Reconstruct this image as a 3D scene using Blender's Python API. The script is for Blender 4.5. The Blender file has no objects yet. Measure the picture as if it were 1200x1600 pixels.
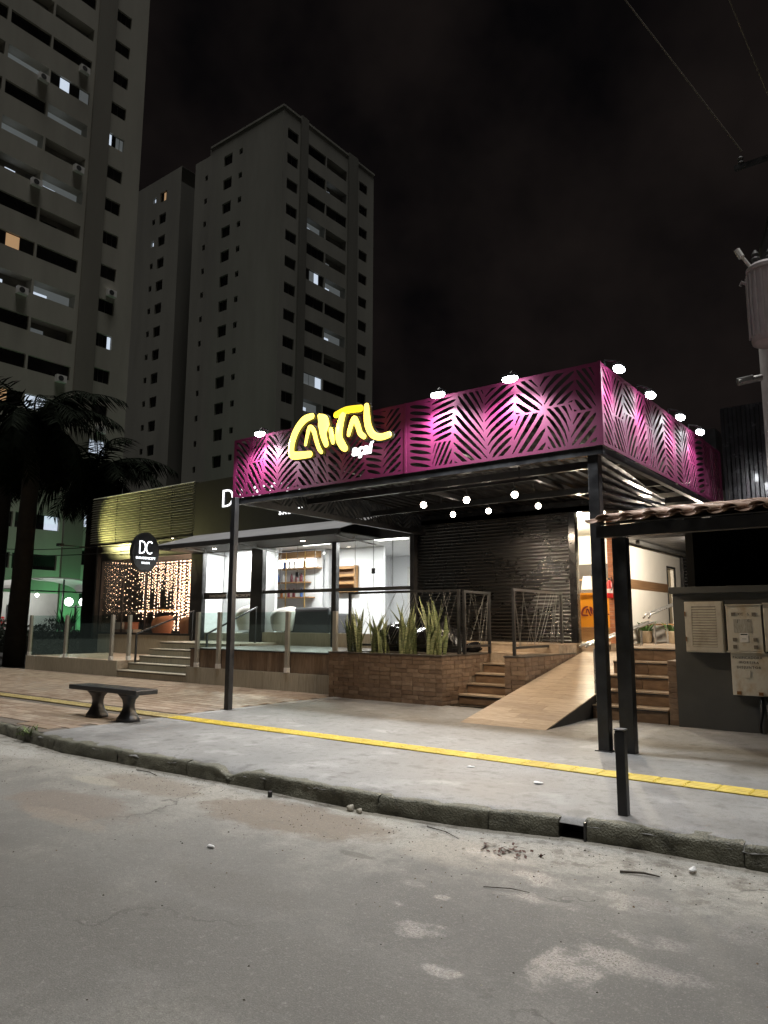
import bpy, bmesh, math, random
from mathutils import Vector, Matrix, noise
R = math.radians
random.seed(7)
SC = bpy.context.scene
COL = SC.collection

# ------------------------------------------------------------------ camera
cam_d = bpy.data.cameras.new('camera'); cam = bpy.data.objects.new('camera', cam_d); COL.objects.link(cam)
PITCH, YAW, ROLL = R(8.61), R(37.45), R(.248)
_f0 = Vector((-math.sin(YAW), math.cos(YAW), 0)); _r0 = Vector((math.cos(YAW), math.sin(YAW), 0)); _u = Vector((0, 0, 1))
_fw = _f0*math.cos(PITCH) + _u*math.sin(PITCH); _uu = _u*math.cos(PITCH) - _f0*math.sin(PITCH)
_rt = _r0*math.cos(ROLL) + _uu*math.sin(ROLL); _up = _uu*math.cos(ROLL) - _r0*math.sin(ROLL)
cam.matrix_world = Matrix(((_rt.x, _up.x, -_fw.x, 0), (_rt.y, _up.y, -_fw.y, 0), (_rt.z, _up.z, -_fw.z, 1.5), (0, 0, 0, 1)))
cam_d.sensor_fit = 'VERTICAL'; cam_d.sensor_height = 36; cam_d.lens = 36*1140/1600
cam_d.clip_end = 2000; cam_d.clip_start = .05
SC.camera = cam

# ------------------------------------------------------------------ world: night sky with faint city-lit cloud
W = bpy.data.worlds.new('World'); SC.world = W; W.use_nodes = True
nt = W.node_tree; nt.nodes.clear()
out = nt.nodes.new('ShaderNodeOutputWorld'); bg = nt.nodes.new('ShaderNodeBackground')
tc = nt.nodes.new('ShaderNodeTexCoord'); n1 = nt.nodes.new('ShaderNodeTexNoise'); n1.inputs['Scale'].default_value = 2.6
n1.inputs['Detail'].default_value = 5; n1.inputs['Roughness'].default_value = .55
cr = nt.nodes.new('ShaderNodeValToRGB'); cr.color_ramp.elements[0].position = .36; cr.color_ramp.elements[1].position = .72
cr.color_ramp.elements[0].color = (.0017, .0015, .0018, 1); cr.color_ramp.elements[1].color = (.0125, .0095, .0085, 1)
nt.links.new(tc.outputs['Generated'], n1.inputs['Vector']); nt.links.new(n1.outputs['Fac'], cr.inputs['Fac'])
nt.links.new(cr.outputs['Color'], bg.inputs['Color']); nt.links.new(bg.outputs['Background'], out.inputs['Surface'])
bg.inputs['Strength'].default_value = 1.0

# ------------------------------------------------------------------ soft overhead street glow (the one sun lamp)
sun_d = bpy.data.lights.new('sun', 'SUN'); sun_d.energy = 2.35; sun_d.angle = R(22); sun_d.color = (1, .98, .935)
sun = bpy.data.objects.new('sun', sun_d); COL.objects.link(sun); sun.location = (4, -6, 40)
_sd = Vector((-.062, .072, -1)).normalized(); sun.rotation_euler = _sd.to_track_quat('-Z', 'Y').to_euler()

vs = SC.view_settings; SC.display_settings.display_device = 'sRGB'
vs.view_transform = 'Standard'; vs.look = 'None'; vs.exposure = 0; vs.gamma = 1; vs.use_curve_mapping = False
cy = SC.cycles; cy.use_denoising = True; cy.sample_clamp_indirect = 4; cy.max_bounces = 6; cy.transparent_max_bounces = 24
cy.diffuse_bounces = 3; cy.glossy_bounces = 3; cy.caustics_reflective = False; cy.caustics_refractive = False

# ------------------------------------------------------------------ helpers
class MB:
    def __init__(s): s.v = []; s.f = []; s.m = []
    def add(s, v, f, mi=0):
        o = len(s.v); s.v += [tuple(p) for p in v]; s.f += [tuple(i+o for i in q) for q in f]; s.m += [mi]*len(f); return s
    def box(s, x0, x1, y0, y1, z0, z1, mi=0):
        if x0 > x1: x0, x1 = x1, x0
        if y0 > y1: y0, y1 = y1, y0
        if z0 > z1: z0, z1 = z1, z0
        return s.add([(x0,y0,z0),(x1,y0,z0),(x1,y1,z0),(x0,y1,z0),(x0,y0,z1),(x1,y0,z1),(x1,y1,z1),(x0,y1,z1)],
                     [(3,2,1,0),(4,5,6,7),(0,1,5,4),(1,2,6,5),(2,3,7,6),(3,0,4,7)], mi)
    def quad(s, a, b, c, d, mi=0): return s.add([a,b,c,d], [(0,1,2,3)], mi)
    def tube(s, pts, r, n=8, mi=0, cap=True, sy=1.0):
        pts = [Vector(p) for p in pts]; rs = r if isinstance(r, (list, tuple)) else [r]*len(pts)
        vs_, fs = [], []
        prev = None
        for i, p in enumerate(pts):
            t = (pts[min(i+1, len(pts)-1)] - pts[max(i-1, 0)])
            t = t.normalized() if t.length > 1e-9 else Vector((0,0,1))
            ref = Vector((0,0,1)) if abs(t.z) < .95 else Vector((0,1,0))
            if prev is not None: a = (prev - t*prev.dot(t)); a = a.normalized() if a.length > 1e-6 else t.cross(ref).normalized()
            else: a = t.cross(ref).normalized()
            b = t.cross(a).normalized(); prev = a
            for k in range(n):
                q = 2*math.pi*(k+.5)/n; d = a*math.cos(q)*rs[i] + b*math.sin(q)*rs[i]; d.y *= sy
                vs_.append(p + d)
        for i in range(len(pts)-1):
            for k in range(n):
                fs.append((i*n+k, i*n+(k+1)%n, (i+1)*n+(k+1)%n, (i+1)*n+k))
        if cap:
            fs.append(tuple(range(n-1, -1, -1))); fs.append(tuple((len(pts)-1)*n+k for k in range(n)))
        return s.add(vs_, fs, mi)
    def lathe(s, cx, cy_, prof, n=20, mi=0, axis='z', cz=0):
        vs_, fs = [], []
        for (r, z) in prof:
            for k in range(n):
                q = 2*math.pi*k/n; c, d = r*math.cos(q), r*math.sin(q)
                if axis == 'z': vs_.append((cx+c, cy_+d, cz+z))
                elif axis == 'y': vs_.append((cx+c, cy_+z, cz+d))
                else: vs_.append((cx+z, cy_+c, cz+d))
        m = len(prof)
        for i in range(m-1):
            for k in range(n): fs.append((i*n+k, i*n+(k+1)%n, (i+1)*n+(k+1)%n, (i+1)*n+k))
        fs.append(tuple(range(n-1,-1,-1))); fs.append(tuple((m-1)*n+k for k in range(n)))
        return s.add(vs_, fs, mi)
    def ball(s, c, r, n=12, m=8, mi=0, sx=1, sy=1, sz=1):
        vs_ = [(c[0], c[1], c[2]-r*sz)]; fs = []
        for i in range(1, m):
            a = -math.pi/2 + math.pi*i/m
            for k in range(n):
                q = 2*math.pi*k/n; vs_.append((c[0]+r*sx*math.cos(a)*math.cos(q), c[1]+r*sy*math.cos(a)*math.sin(q), c[2]+r*sz*math.sin(a)))
        vs_.append((c[0], c[1], c[2]+r*sz)); L = len(vs_)-1
        for k in range(n):
            fs.append((0, 1+(k+1)%n, 1+k)); fs.append((L, 1+(m-2)*n+k, 1+(m-2)*n+(k+1)%n))
        for i in range(m-2):
            for k in range(n): fs.append((1+i*n+k, 1+i*n+(k+1)%n, 1+(i+1)*n+(k+1)%n, 1+(i+1)*n+k))
        return s.add(vs_, fs, mi)
    def mesh(s, name, mats, off=(0,0,0), smooth=False):
        me = bpy.data.meshes.new(name)
        me.from_pydata([(p[0]-off[0], p[1]-off[1], p[2]-off[2]) for p in s.v], [], s.f)
        for m in (mats if isinstance(mats, (list, tuple)) else [mats]): me.materials.append(m)
        me.polygons.foreach_set('material_index', s.m)
        if smooth: me.polygons.foreach_set('use_smooth', [True]*len(me.polygons))
        me.update(); return me

def origin(o):
    v = Vector((0,0,0))
    while o: v += o.location; o = o.parent
    return v
def link(name, me, parent=None, loc=(0,0,0)):
    o = bpy.data.objects.new(name, me); COL.objects.link(o); o.parent = parent; o.location = loc; return o
def tag(o, label=None, cat=None, group=None, kind=None):
    if label: o['label'] = label
    if cat: o['category'] = cat
    if group: o['group'] = group
    if kind: o['kind'] = kind
    return o
def thing(name, loc, label, cat, group=None):
    o = link(name, None, None, loc); return tag(o, label, cat, group)
def part(name, mb, mats, parent, smooth=False, bevel=0, label=None):
    """mesh given in world coordinates, linked under parent"""
    o = link(name, mb.mesh(name, mats, origin(parent), smooth), parent)
    if bevel:
        b = o.modifiers.new('bevel', 'BEVEL'); b.width = bevel; b.segments = 2; b.limit_method = 'ANGLE'; b.angle_limit = R(40)
    if label: o['label'] = label
    return o
def solo(name, mb, mats, label=None, cat=None, group=None, kind=None, smooth=False, loc=(0,0,0), bevel=0):
    """a thing of one mesh, world coordinates"""
    o = link(name, mb.mesh(name, mats, loc, smooth), None, loc); tag(o, label, cat, group, kind)
    if bevel:
        b = o.modifiers.new('bevel', 'BEVEL'); b.width = bevel; b.segments = 2; b.limit_method = 'ANGLE'; b.angle_limit = R(40)
    return o
def piece(name, me, parent, wpos, rot=None, scale=None):
    o = link(name, me, parent, Vector(wpos) - origin(parent))
    if rot: o.rotation_euler = rot
    if scale: o.scale = scale
    return o
def copy_tree(o, parent=None):
    c = o.copy(); COL.objects.link(c); c.parent = parent
    for ch in list(o.children): copy_tree(ch, c)
    return c
def bevel_box_mesh(name, sx, sy, sz, b, mats):
    bm = bmesh.new(); bmesh.ops.create_cube(bm, size=1)
    for v in bm.verts: v.co.x *= sx; v.co.y *= sy; v.co.z *= sz
    bmesh.ops.bevel(bm, geom=bm.edges[:], offset=b, segments=1, affect='EDGES')
    me = bpy.data.meshes.new(name); bm.to_mesh(me); bm.free(); me.materials.append(mats); return me
def point(name, loc, power, col=(1,1,1), rad=.05):
    d = bpy.data.lights.new(name, 'POINT'); d.energy = power; d.color = col; d.shadow_soft_size = rad
    o = bpy.data.objects.new(name, d); COL.objects.link(o); o.location = loc; return o
def spot(name, loc, to, power, col=(1,1,1), size=120, blend=.4, rad=.05):
    d = bpy.data.lights.new(name, 'SPOT'); d.energy = power; d.color = col; d.spot_size = R(size); d.spot_blend = blend; d.shadow_soft_size = rad
    o = bpy.data.objects.new(name, d); COL.objects.link(o); o.location = loc
    o.rotation_euler = (Vector(to)-Vector(loc)).to_track_quat('-Z', 'Y').to_euler(); return o
def area(name, loc, power, sx, sy, col=(1,1,1), to=None):
    d = bpy.data.lights.new(name, 'AREA'); d.energy = power; d.color = col; d.shape = 'RECTANGLE'; d.size = sx; d.size_y = sy
    o = bpy.data.objects.new(name, d); COL.objects.link(o); o.location = loc
    if to: o.rotation_euler = (Vector(to)-Vector(loc)).to_track_quat('-Z', 'Y').to_euler()
    return o

# ------------------------------------------------------------------ materials
def nodes(name):
    m = bpy.data.materials.new(name); m.use_nodes = True; t = m.node_tree
    return m, t, t.nodes['Principled BSDF'], t.nodes['Material Output']
def mat(name, col, rough=.6, metal=0, col2=None, scale=4, bump=0, bscale=40, rnd=None, detail=6, coat=0, stretch=None, lo=.35, hi=.68, bdist=.01, spec=.5, rvar=0):
    """noise-mixed principled; rnd = list of colours picked per object"""
    m, t, b, o = nodes(name); N, L = t.nodes, t.links
    b.inputs['Roughness'].default_value = rough; b.inputs['Metallic'].default_value = metal
    b.inputs['Coat Weight'].default_value = coat; b.inputs['Specular IOR Level'].default_value = spec
    g = N.new('ShaderNodeNewGeometry') if not rnd else None
    tc = N.new('ShaderNodeTexCoord'); mp = N.new('ShaderNodeMapping'); L.new((g.outputs['Position'] if g else tc.outputs['Object']), mp.inputs['Vector'])
    if stretch: mp.inputs['Scale'].default_value = stretch
    base = None
    if rnd:
        oi = N.new('ShaderNodeObjectInfo'); r = N.new('ShaderNodeValToRGB'); r.color_ramp.interpolation = 'LINEAR'
        e = r.color_ramp.elements
        while len(e) < len(rnd): e.new(.5)
        for i, c in enumerate(rnd): e[i].position = i/(len(rnd)-1); e[i].color = (*c, 1)
        L.new(oi.outputs['Random'], r.inputs['Fac']); base = r.outputs['Color']
        add = N.new('ShaderNodeVectorMath'); add.operation = 'ADD'; sc_ = N.new('ShaderNodeVectorMath'); sc_.operation = 'SCALE'; sc_.inputs['Scale'].default_value = 37
        cmb = N.new('ShaderNodeCombineXYZ'); L.new(oi.outputs['Random'], cmb.inputs[0]); L.new(oi.outputs['Random'], cmb.inputs[1])
        L.new(cmb.outputs[0], sc_.inputs[0]); L.new(tc.outputs['Object'], add.inputs[0]); L.new(sc_.outputs[0], add.inputs[1]); L.new(add.outputs[0], mp.inputs['Vector'])
    if col2 is not None:
        n = N.new('ShaderNodeTexNoise'); n.inputs['Scale'].default_value = scale; n.inputs['Detail'].default_value = detail; n.inputs['Roughness'].default_value = .6
        L.new(mp.outputs[0], n.inputs['Vector'])
        r2 = N.new('ShaderNodeMapRange'); r2.inputs['From Min'].default_value = lo; r2.inputs['From Max'].default_value = hi; L.new(n.outputs['Fac'], r2.inputs['Value'])
        mx = N.new('ShaderNodeMix'); mx.data_type = 'RGBA'; L.new(r2.outputs[0], mx.inputs['Factor'])
        if base: L.new(base, mx.inputs['A'])
        else: mx.inputs['A'].default_value = (*col, 1)
        if base:
            mx.blend_type = 'MULTIPLY'
        mx.inputs['B'].default_value = (*col2, 1); base = mx.outputs['Result']
        if rvar:
            mr = N.new('ShaderNodeMapRange'); mr.inputs['To Min'].default_value = rough-rvar; mr.inputs['To Max'].default_value = rough+rvar
            L.new(r2.outputs[0], mr.inputs['Value']); L.new(mr.outputs[0], b.inputs['Roughness'])
    if base: L.new(base, b.inputs['Base Color'])
    else: b.inputs['Base Color'].default_value = (*col, 1)
    if bump:
        n2 = N.new('ShaderNodeTexNoise'); n2.inputs['Scale'].default_value = bscale; n2.inputs['Detail'].default_value = 4; L.new(mp.outputs[0], n2.inputs['Vector'])
        bp = N.new('ShaderNodeBump'); bp.inputs['Strength'].default_value = bump; bp.inputs['Distance'].default_value = bdist
        L.new(n2.outputs['Fac'], bp.inputs['Height']); L.new(bp.outputs[0], b.inputs['Normal'])
    return m
def emit(name, col, s):
    m, t, b, o = nodes(name); b.inputs['Base Color'].default_value = (*[min(1, c) for c in col], 1)
    b.inputs['Emission Color'].default_value = (*col, 1); b.inputs['Emission Strength'].default_value = s; return m
def glass(name, tint=(1,1,1), refl=.06, rough=.02, gl=(1,1,1)):
    m, t, b, o = nodes(name); N, L = t.nodes, t.links; N.remove(b)
    tr = N.new('ShaderNodeBsdfTransparent'); tr.inputs[0].default_value = (*tint, 1)
    g = N.new('ShaderNodeBsdfGlossy'); g.inputs['Roughness'].default_value = rough; g.inputs['Color'].default_value = (*gl, 1)
    fr = N.new('ShaderNodeLayerWeight'); fr.inputs['Blend'].default_value = .5
    pw = N.new('ShaderNodeMath'); pw.operation = 'POWER'; pw.inputs[1].default_value = 5; L.new(fr.outputs['Facing'], pw.inputs[0])
    mu = N.new('ShaderNodeMath'); mu.operation = 'MULTIPLY_ADD'; mu.inputs[1].default_value = .9; mu.inputs[2].default_value = refl+.02
    mx = N.new('ShaderNodeMixShader'); L.new(pw.outputs[0], mu.inputs[0]); L.new(mu.outputs[0], mx.inputs[0]); L.new(tr.outputs[0], mx.inputs[1]); L.new(g.outputs[0], mx.inputs[2])
    L.new(mx.outputs[0], o.inputs['Surface']); return m

M = {}
M['black'] = mat('black_paint', (.012,.012,.013), .38, col2=(.03,.03,.032), scale=6, bump=.05, bscale=30, rvar=.1)
M['blackgloss'] = mat('black_gloss', (.01,.01,.011), .22, col2=(.02,.02,.021), scale=3, bump=.12, bscale=9, bdist=.02, rvar=.08)
M['blackmetal'] = mat('black_sheet', (.02,.02,.022), .26, .0, col2=(.035,.035,.04), scale=3, bump=.1, bscale=7, bdist=.02, coat=.3, rvar=.08)
M['charcoal'] = mat('charcoal_paint', (.03,.031,.032), .6, col2=(.05,.05,.048), scale=3, bump=.1)
M['magenta'] = mat('magenta_paint', (.145,.012,.06), .58, col2=(.115,.01,.047), scale=2, bump=.02, rvar=.08, spec=.3)
M['white'] = mat('white_paint', (.78,.77,.75), .6, col2=(.7,.69,.66), scale=2)
M['whitewall'] = mat('white_wall', (.80,.78,.73), .75, col2=(.72,.70,.65), scale=1.4, bump=.04)
M['cool'] = mat('room_white', (.8,.81,.83), .7)
M['wood'] = mat('pale_wood', (.42,.25,.11), .5, col2=(.3,.16,.07), scale=3, stretch=(1,1,14))
M['gold'] = mat('brass', (.75,.5,.18), .3, .9)
M['steel'] = mat('steel', (.75,.74,.72), .32, .85, col2=(.5,.5,.5), scale=9, rvar=.06)
M['greysteel'] = mat('grey_steel', (.3,.3,.3), .35, .7, col2=(.2,.2,.2), scale=5)
M['brick'] = mat('brick_tile', (0,0,0), .55, rnd=[(.17,.11,.072),(.24,.165,.11),(.20,.13,.085),(.30,.215,.15),(.165,.11,.075),(.26,.18,.125)], col2=(.6,.57,.55), scale=9, bump=.25, bscale=60, bdist=.004)
M['mortar'] = mat('mortar', (.38,.31,.235), .85, col2=(.2,.155,.11), scale=8, bump=.2)
M['cream'] = mat('cream_tile', (0,0,0), .5, rnd=[(.46,.43,.35),(.52,.485,.40),(.43,.40,.32),(.50,.465,.38)], col2=(.66,.65,.62), scale=3, stretch=(26,26,1.3), bump=.1, bscale=20)
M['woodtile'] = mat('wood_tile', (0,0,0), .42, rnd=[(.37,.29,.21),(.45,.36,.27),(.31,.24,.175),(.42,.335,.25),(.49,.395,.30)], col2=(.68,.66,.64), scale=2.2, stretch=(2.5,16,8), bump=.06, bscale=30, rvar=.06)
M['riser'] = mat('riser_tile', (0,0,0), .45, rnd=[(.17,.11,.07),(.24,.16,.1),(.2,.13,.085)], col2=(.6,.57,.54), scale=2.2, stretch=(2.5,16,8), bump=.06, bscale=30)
M['woodstrip'] = mat('wood_strip', (0,0,0), .55, rnd=[(.16,.11,.075),(.29,.21,.15),(.22,.15,.10),(.33,.245,.18),(.19,.13,.09)], col2=(.6,.57,.54), scale=3, stretch=(12,12,1.5), bump=.1)
M['paver'] = mat('paver', (0,0,0), .5, rnd=[(.24,.17,.12),(.34,.255,.185),(.28,.2,.145),(.42,.33,.25),(.31,.225,.165),(.5,.41,.32)], col2=(.66,.64,.61), scale=5, bump=.2, bscale=50, bdist=.004, rvar=.1)
M['grout'] = mat('grout', (.15,.125,.1), .85, col2=(.1,.085,.07), scale=6, bump=.2)
M['yellow'] = mat('tactile_yellow', (0,0,0), .55, rnd=[(.62,.46,.05),(.7,.53,.07),(.58,.42,.05)], col2=(.72,.7,.66), scale=8, bump=.1)
M['yellow_worn'] = mat('tactile_worn', (0,0,0), .6, rnd=[(.44,.35,.15),(.5,.40,.17),(.40,.31,.14)], col2=(.66,.64,.6), scale=8, bump=.1)
M['clay'] = mat('clay_tile', (0,0,0), .8, rnd=[(.30,.2,.14),(.24,.155,.11),(.37,.26,.19)], col2=(.55,.5,.46), scale=8, bump=.25)
M['glass'] = glass('clear_glass', (.96,.98,.97), .015)
M['green_glass'] = glass('green_glass', (.87,.95,.93), .06, gl=(.8,1,.95))
M['winglass'] = mat('dark_window', (.012,.0125,.013), .15, spec=.6, col2=(.03,.03,.03), scale=.5)
M['curtain'] = mat('curtain_window', (.05,.05,.045), .4, col2=(.025,.025,.024), scale=2, stretch=(8,8,1))
M['alu'] = mat('window_frame', (.10,.10,.095), .5)
M['litwhite'] = emit('lit_window', (.75,.85,1), .75)
M['litdim'] = emit('dim_window', (.62,.68,.7), .10)
M['litwarm'] = emit('warm_window', (1,.62,.32), .35)
M['balc'] = mat('balcony_back', (.22,.21,.18), .8, col2=(.12,.115,.1), scale=.6)
M['soil'] = mat('soil', (.05,.03,.02), .95, col2=(.09,.055,.03), scale=30, bump=.6, bscale=60)
M['lamp'] = emit('lamp_face', (.93,.97,1), 60)
M['bulb'] = emit('bulb_glow', (1,.88,.72), 45)
M['panel_light'] = emit('ceiling_panel', (1,.97,.93), 5)
M['signyellow'] = emit('sign_yellow', (1,.74,.12), 3.0)
M['signyellow2'] = emit('sign_yellow_deep', (1,.68,.03), 1.3)
M['signwhite'] = emit('sign_white', (.97,.98,1), 2.2)
M['neon'] = emit('neon_white', (.93,.97,1), 3.0)
M['fairy'] = emit('fairy_light', (1,.64,.44), 8)
M['shutter'] = mat('shutter_black', (.13,.13,.135), .28, 1, col2=(.10,.10,.104), scale=2, rvar=.05)
M['matte'] = mat('matte_black', (.008,.008,.008), .9, spec=.1)
def lamp_parent(l, parent):
    l.location = Vector(l.location) - origin(parent); l.parent = parent; return l

# ------------------------------------------------------------------ road material: worn cement-grey surface, damp patches with painted sheen
def road_material():
    m, t, b, o = nodes('worn_road'); N, L = t.nodes, t.links
    g = N.new('ShaderNodeNewGeometry'); P = g.outputs['Position']
    def nz(scale, detail=6, rough=.6, dist=0):
        n = N.new('ShaderNodeTexNoise'); n.inputs['Scale'].default_value = scale; n.inputs['Detail'].default_value = detail; n.inputs['Roughness'].default_value = rough
        n.inputs['Distortion'].default_value = dist; L.new(P, n.inputs['Vector']); return n.outputs['Fac']
    def rng(v, a, c, lo=0, hi=1):
        r = N.new('ShaderNodeMapRange'); r.interpolation_type = 'SMOOTHSTEP'
        r.inputs['From Min'].default_value = a; r.inputs['From Max'].default_value = c; r.inputs['To Min'].default_value = lo; r.inputs['To Max'].default_value = hi
        L.new(v, r.inputs['Value']); return r.outputs[0]
    def mix(f, a, c):
        x = N.new('ShaderNodeMix'); x.data_type = 'RGBA'
        if isinstance(f, float): x.inputs['Factor'].default_value = f
        else: L.new(f, x.inputs['Factor'])
        for k, s in (('A', a), ('B', c)):
            if isinstance(s, tuple): x.inputs[k].default_value = (*s, 1)
            else: L.new(s, x.inputs[k])
        return x.outputs['Result']
    def mth(op, a, c):
        x = N.new('ShaderNodeMath'); x.operation = op
        for i, s in ((0, a), (1, c)):
            if isinstance(s, (int, float)): x.inputs[i].default_value = s
            else: L.new(s, x.inputs[i])
        return x.outputs[0]
    def blob(cx, cy_, rx, ry, soft=.45, wob=.9):
        s = N.new('ShaderNodeVectorMath'); s.operation = 'SUBTRACT'; L.new(P, s.inputs[0]); s.inputs[1].default_value = (cx, cy_, 0)
        d = N.new('ShaderNodeVectorMath'); d.operation = 'DIVIDE'; L.new(s.outputs[0], d.inputs[0]); d.inputs[1].default_value = (rx, ry, 1)
        l = N.new('ShaderNodeVectorMath'); l.operation = 'LENGTH'; L.new(d.outputs[0], l.inputs[0])
        v = mth('ADD', l.outputs['Value'], mth('MULTIPLY', mth('SUBTRACT', wobn, .5), wob*2))
        return rng(v, 1+soft*.5, 1-soft*.5)
    wobn = nz(3.1, 9, .68)
    c = mix(rng(nz(.45, 5), .35, .68), (.150,.145,.134), (.215,.208,.192))
    c = mix(rng(nz(1.7, 8, .7), .48, .72), c, (.25,.24,.215))
    c = mix(rng(nz(3.2, 8, .7), .56, .8, 0, .7), c, (.10,.085,.066))
    # pale band along the kerb
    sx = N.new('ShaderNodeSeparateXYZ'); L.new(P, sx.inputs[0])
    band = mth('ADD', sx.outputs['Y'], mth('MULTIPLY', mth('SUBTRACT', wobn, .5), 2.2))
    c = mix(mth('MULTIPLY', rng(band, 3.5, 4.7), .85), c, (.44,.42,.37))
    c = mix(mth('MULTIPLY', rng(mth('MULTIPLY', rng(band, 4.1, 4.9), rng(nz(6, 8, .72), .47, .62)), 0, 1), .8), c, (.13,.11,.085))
    for (bx, by, rx, ry, col, k) in [(-5.9,3.45,.75,.33,(.21,.15,.11),.55), (-5.6,3.2,.5,.12,(.33,.28,.22),.4), (-3.75,4.72,.42,.16,(.47,.44,.37),.8), (-4.2,4.3,.9,.35,(.19,.14,.095),.85), (-6.0,4.3,.7,.25,(.2,.15,.105),.6),
                                     (-3.2,3.9,.14,.045,(.07,.06,.05),.7), (-8.9,4.35,.7,.2,(.46,.45,.42),.8), (-6.6,4.1,.35,.1,(.42,.39,.32),.7), (-2.6,4.35,.5,.25,(.40,.36,.30),.7), (-1.5,3.7,1.3,.8,(.10,.096,.09),.55), (-5.0,2.0,2.2,.7,(.11,.104,.093),.5), (-2.6,2.4,1.4,.35,(.12,.113,.1),.45), (-3.4,3.0,.5,.2,(.13,.12,.105),.5)]:
        c = mix(mth('MULTIPLY', blob(bx, by, rx, ry), k), c, col)
    spk = rng(nz(130, 3, .6), .60, .70); c = mix(mth('MULTIPLY', spk, .7), c, (.05,.045,.038))
    spk2 = rng(nz(90, 3, .6), .62, .72); c = mix(mth('MULTIPLY', spk2, .5), c, (.42,.4,.36))
    big = rng(nz(11, 9, .75), .52, .66); c = mix(mth('MULTIPLY', big, .35), c, (.10,.092,.08))
    vo = N.new('ShaderNodeTexVoronoi'); vo.feature = 'DISTANCE_TO_EDGE'; vo.inputs['Scale'].default_value = .55
    pd = N.new('ShaderNodeVectorMath'); pd.operation = 'ADD'; pn = N.new('ShaderNodeTexNoise'); pn.inputs['Scale'].default_value = 2.2; pn.inputs['Detail'].default_value = 8; L.new(P, pn.inputs['Vector']); L.new(P, pd.inputs[0]); L.new(pn.outputs['Color'], pd.inputs[1]); L.new(pd.outputs[0], vo.inputs['Vector'])
    crk = mth('MULTIPLY', rng(vo.outputs['Distance'], .012, .002), rng(nz(.8, 3), .5, .62)); c = mix(mth('MULTIPLY', crk, .75), c, (.045,.04,.034))
    grain = rng(nz(150, 4, .7), .38, .62); c = mix(mth('MULTIPLY', grain, .55), c, (.085,.08,.072))
    g3 = rng(nz(38, 6, .78), .47, .60); c = mix(mth('MULTIPLY', g3, .38), c, (.095,.09,.082))
    g4 = rng(nz(24, 6, .78), .55, .66); c = mix(mth('MULTIPLY', g4, .30), c, (.34,.33,.305))
    g2 = rng(nz(85, 3, .65), .55, .68); c = mix(mth('MULTIPLY', g2, .35), c, (.33,.315,.285))
    wet = None
    for (bx, by, rx, ry) in [(-2.22,3.2,.20,.11),(-1.5,3.28,.26,.30),(-1.22,3.45,.36,.16),(-1.22,3.75,.28,.12),(-1.95,3.92,.34,.10),(-1.95,4.2,.5,.13),(-1.45,4.2,.45,.18),(-2.5,3.4,.09,.05),(-2.45,4.45,.3,.1),(-2.35,3.62,.07,.04),(-1.9,2.9,.16,.06),(-.9,4.2,.3,.25),(-2.6,3.7,.12,.06)]:
        w = blob(bx, by, rx*.62, ry*.62, .8, 3.2); wet = w if wet is None else mth('MAXIMUM', wet, w)
    holes = mth('MULTIPLY', rng(nz(70, 6, .75), .36, .60), rng(nz(5, 6, .7), .30, .62))
    wetm = mth('MULTIPLY', wet, holes)
    c = mix(mth('MULTIPLY', wetm, .32), c, (.30,.275,.255))  # paler tone paints the reflected lamplight on the damp patches
    L.new(c, b.inputs['Base Color'])
    rg = mth('SUBTRACT', .74, mth('MULTIPLY', wetm, .54)); L.new(rg, b.inputs['Roughness'])
    b.inputs['Specular IOR Level'].default_value = .6
    hgt = mth('ADD', mth('MULTIPLY', nz(120, 4, .65), mth('SUBTRACT', .6, mth('MULTIPLY', wetm, .25))), mth('MULTIPLY', nz(7, 5, .6), .7))
    bp = N.new('ShaderNodeBump'); bp.inputs['Strength'].default_value = .42; bp.inputs['Distance'].default_value = .014; L.new(hgt, bp.inputs['Height']); L.new(bp.outputs[0], b.inputs['Normal'])
    return m
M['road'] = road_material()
M['earth'] = mat('dark_ground', (.05,.05,.048), .9, col2=(.03,.03,.028), scale=.5)
solo('ground', MB().quad((-500,-300,-.03),(300,-300,-.03),(300,600,-.03),(-500,600,-.03)), M['earth'], kind='structure')
solo('road', MB().quad((-60,-14,0),(30,-14,0),(30,5.6,0),(-60,5.6,0)), M['road'], kind='structure')

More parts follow.
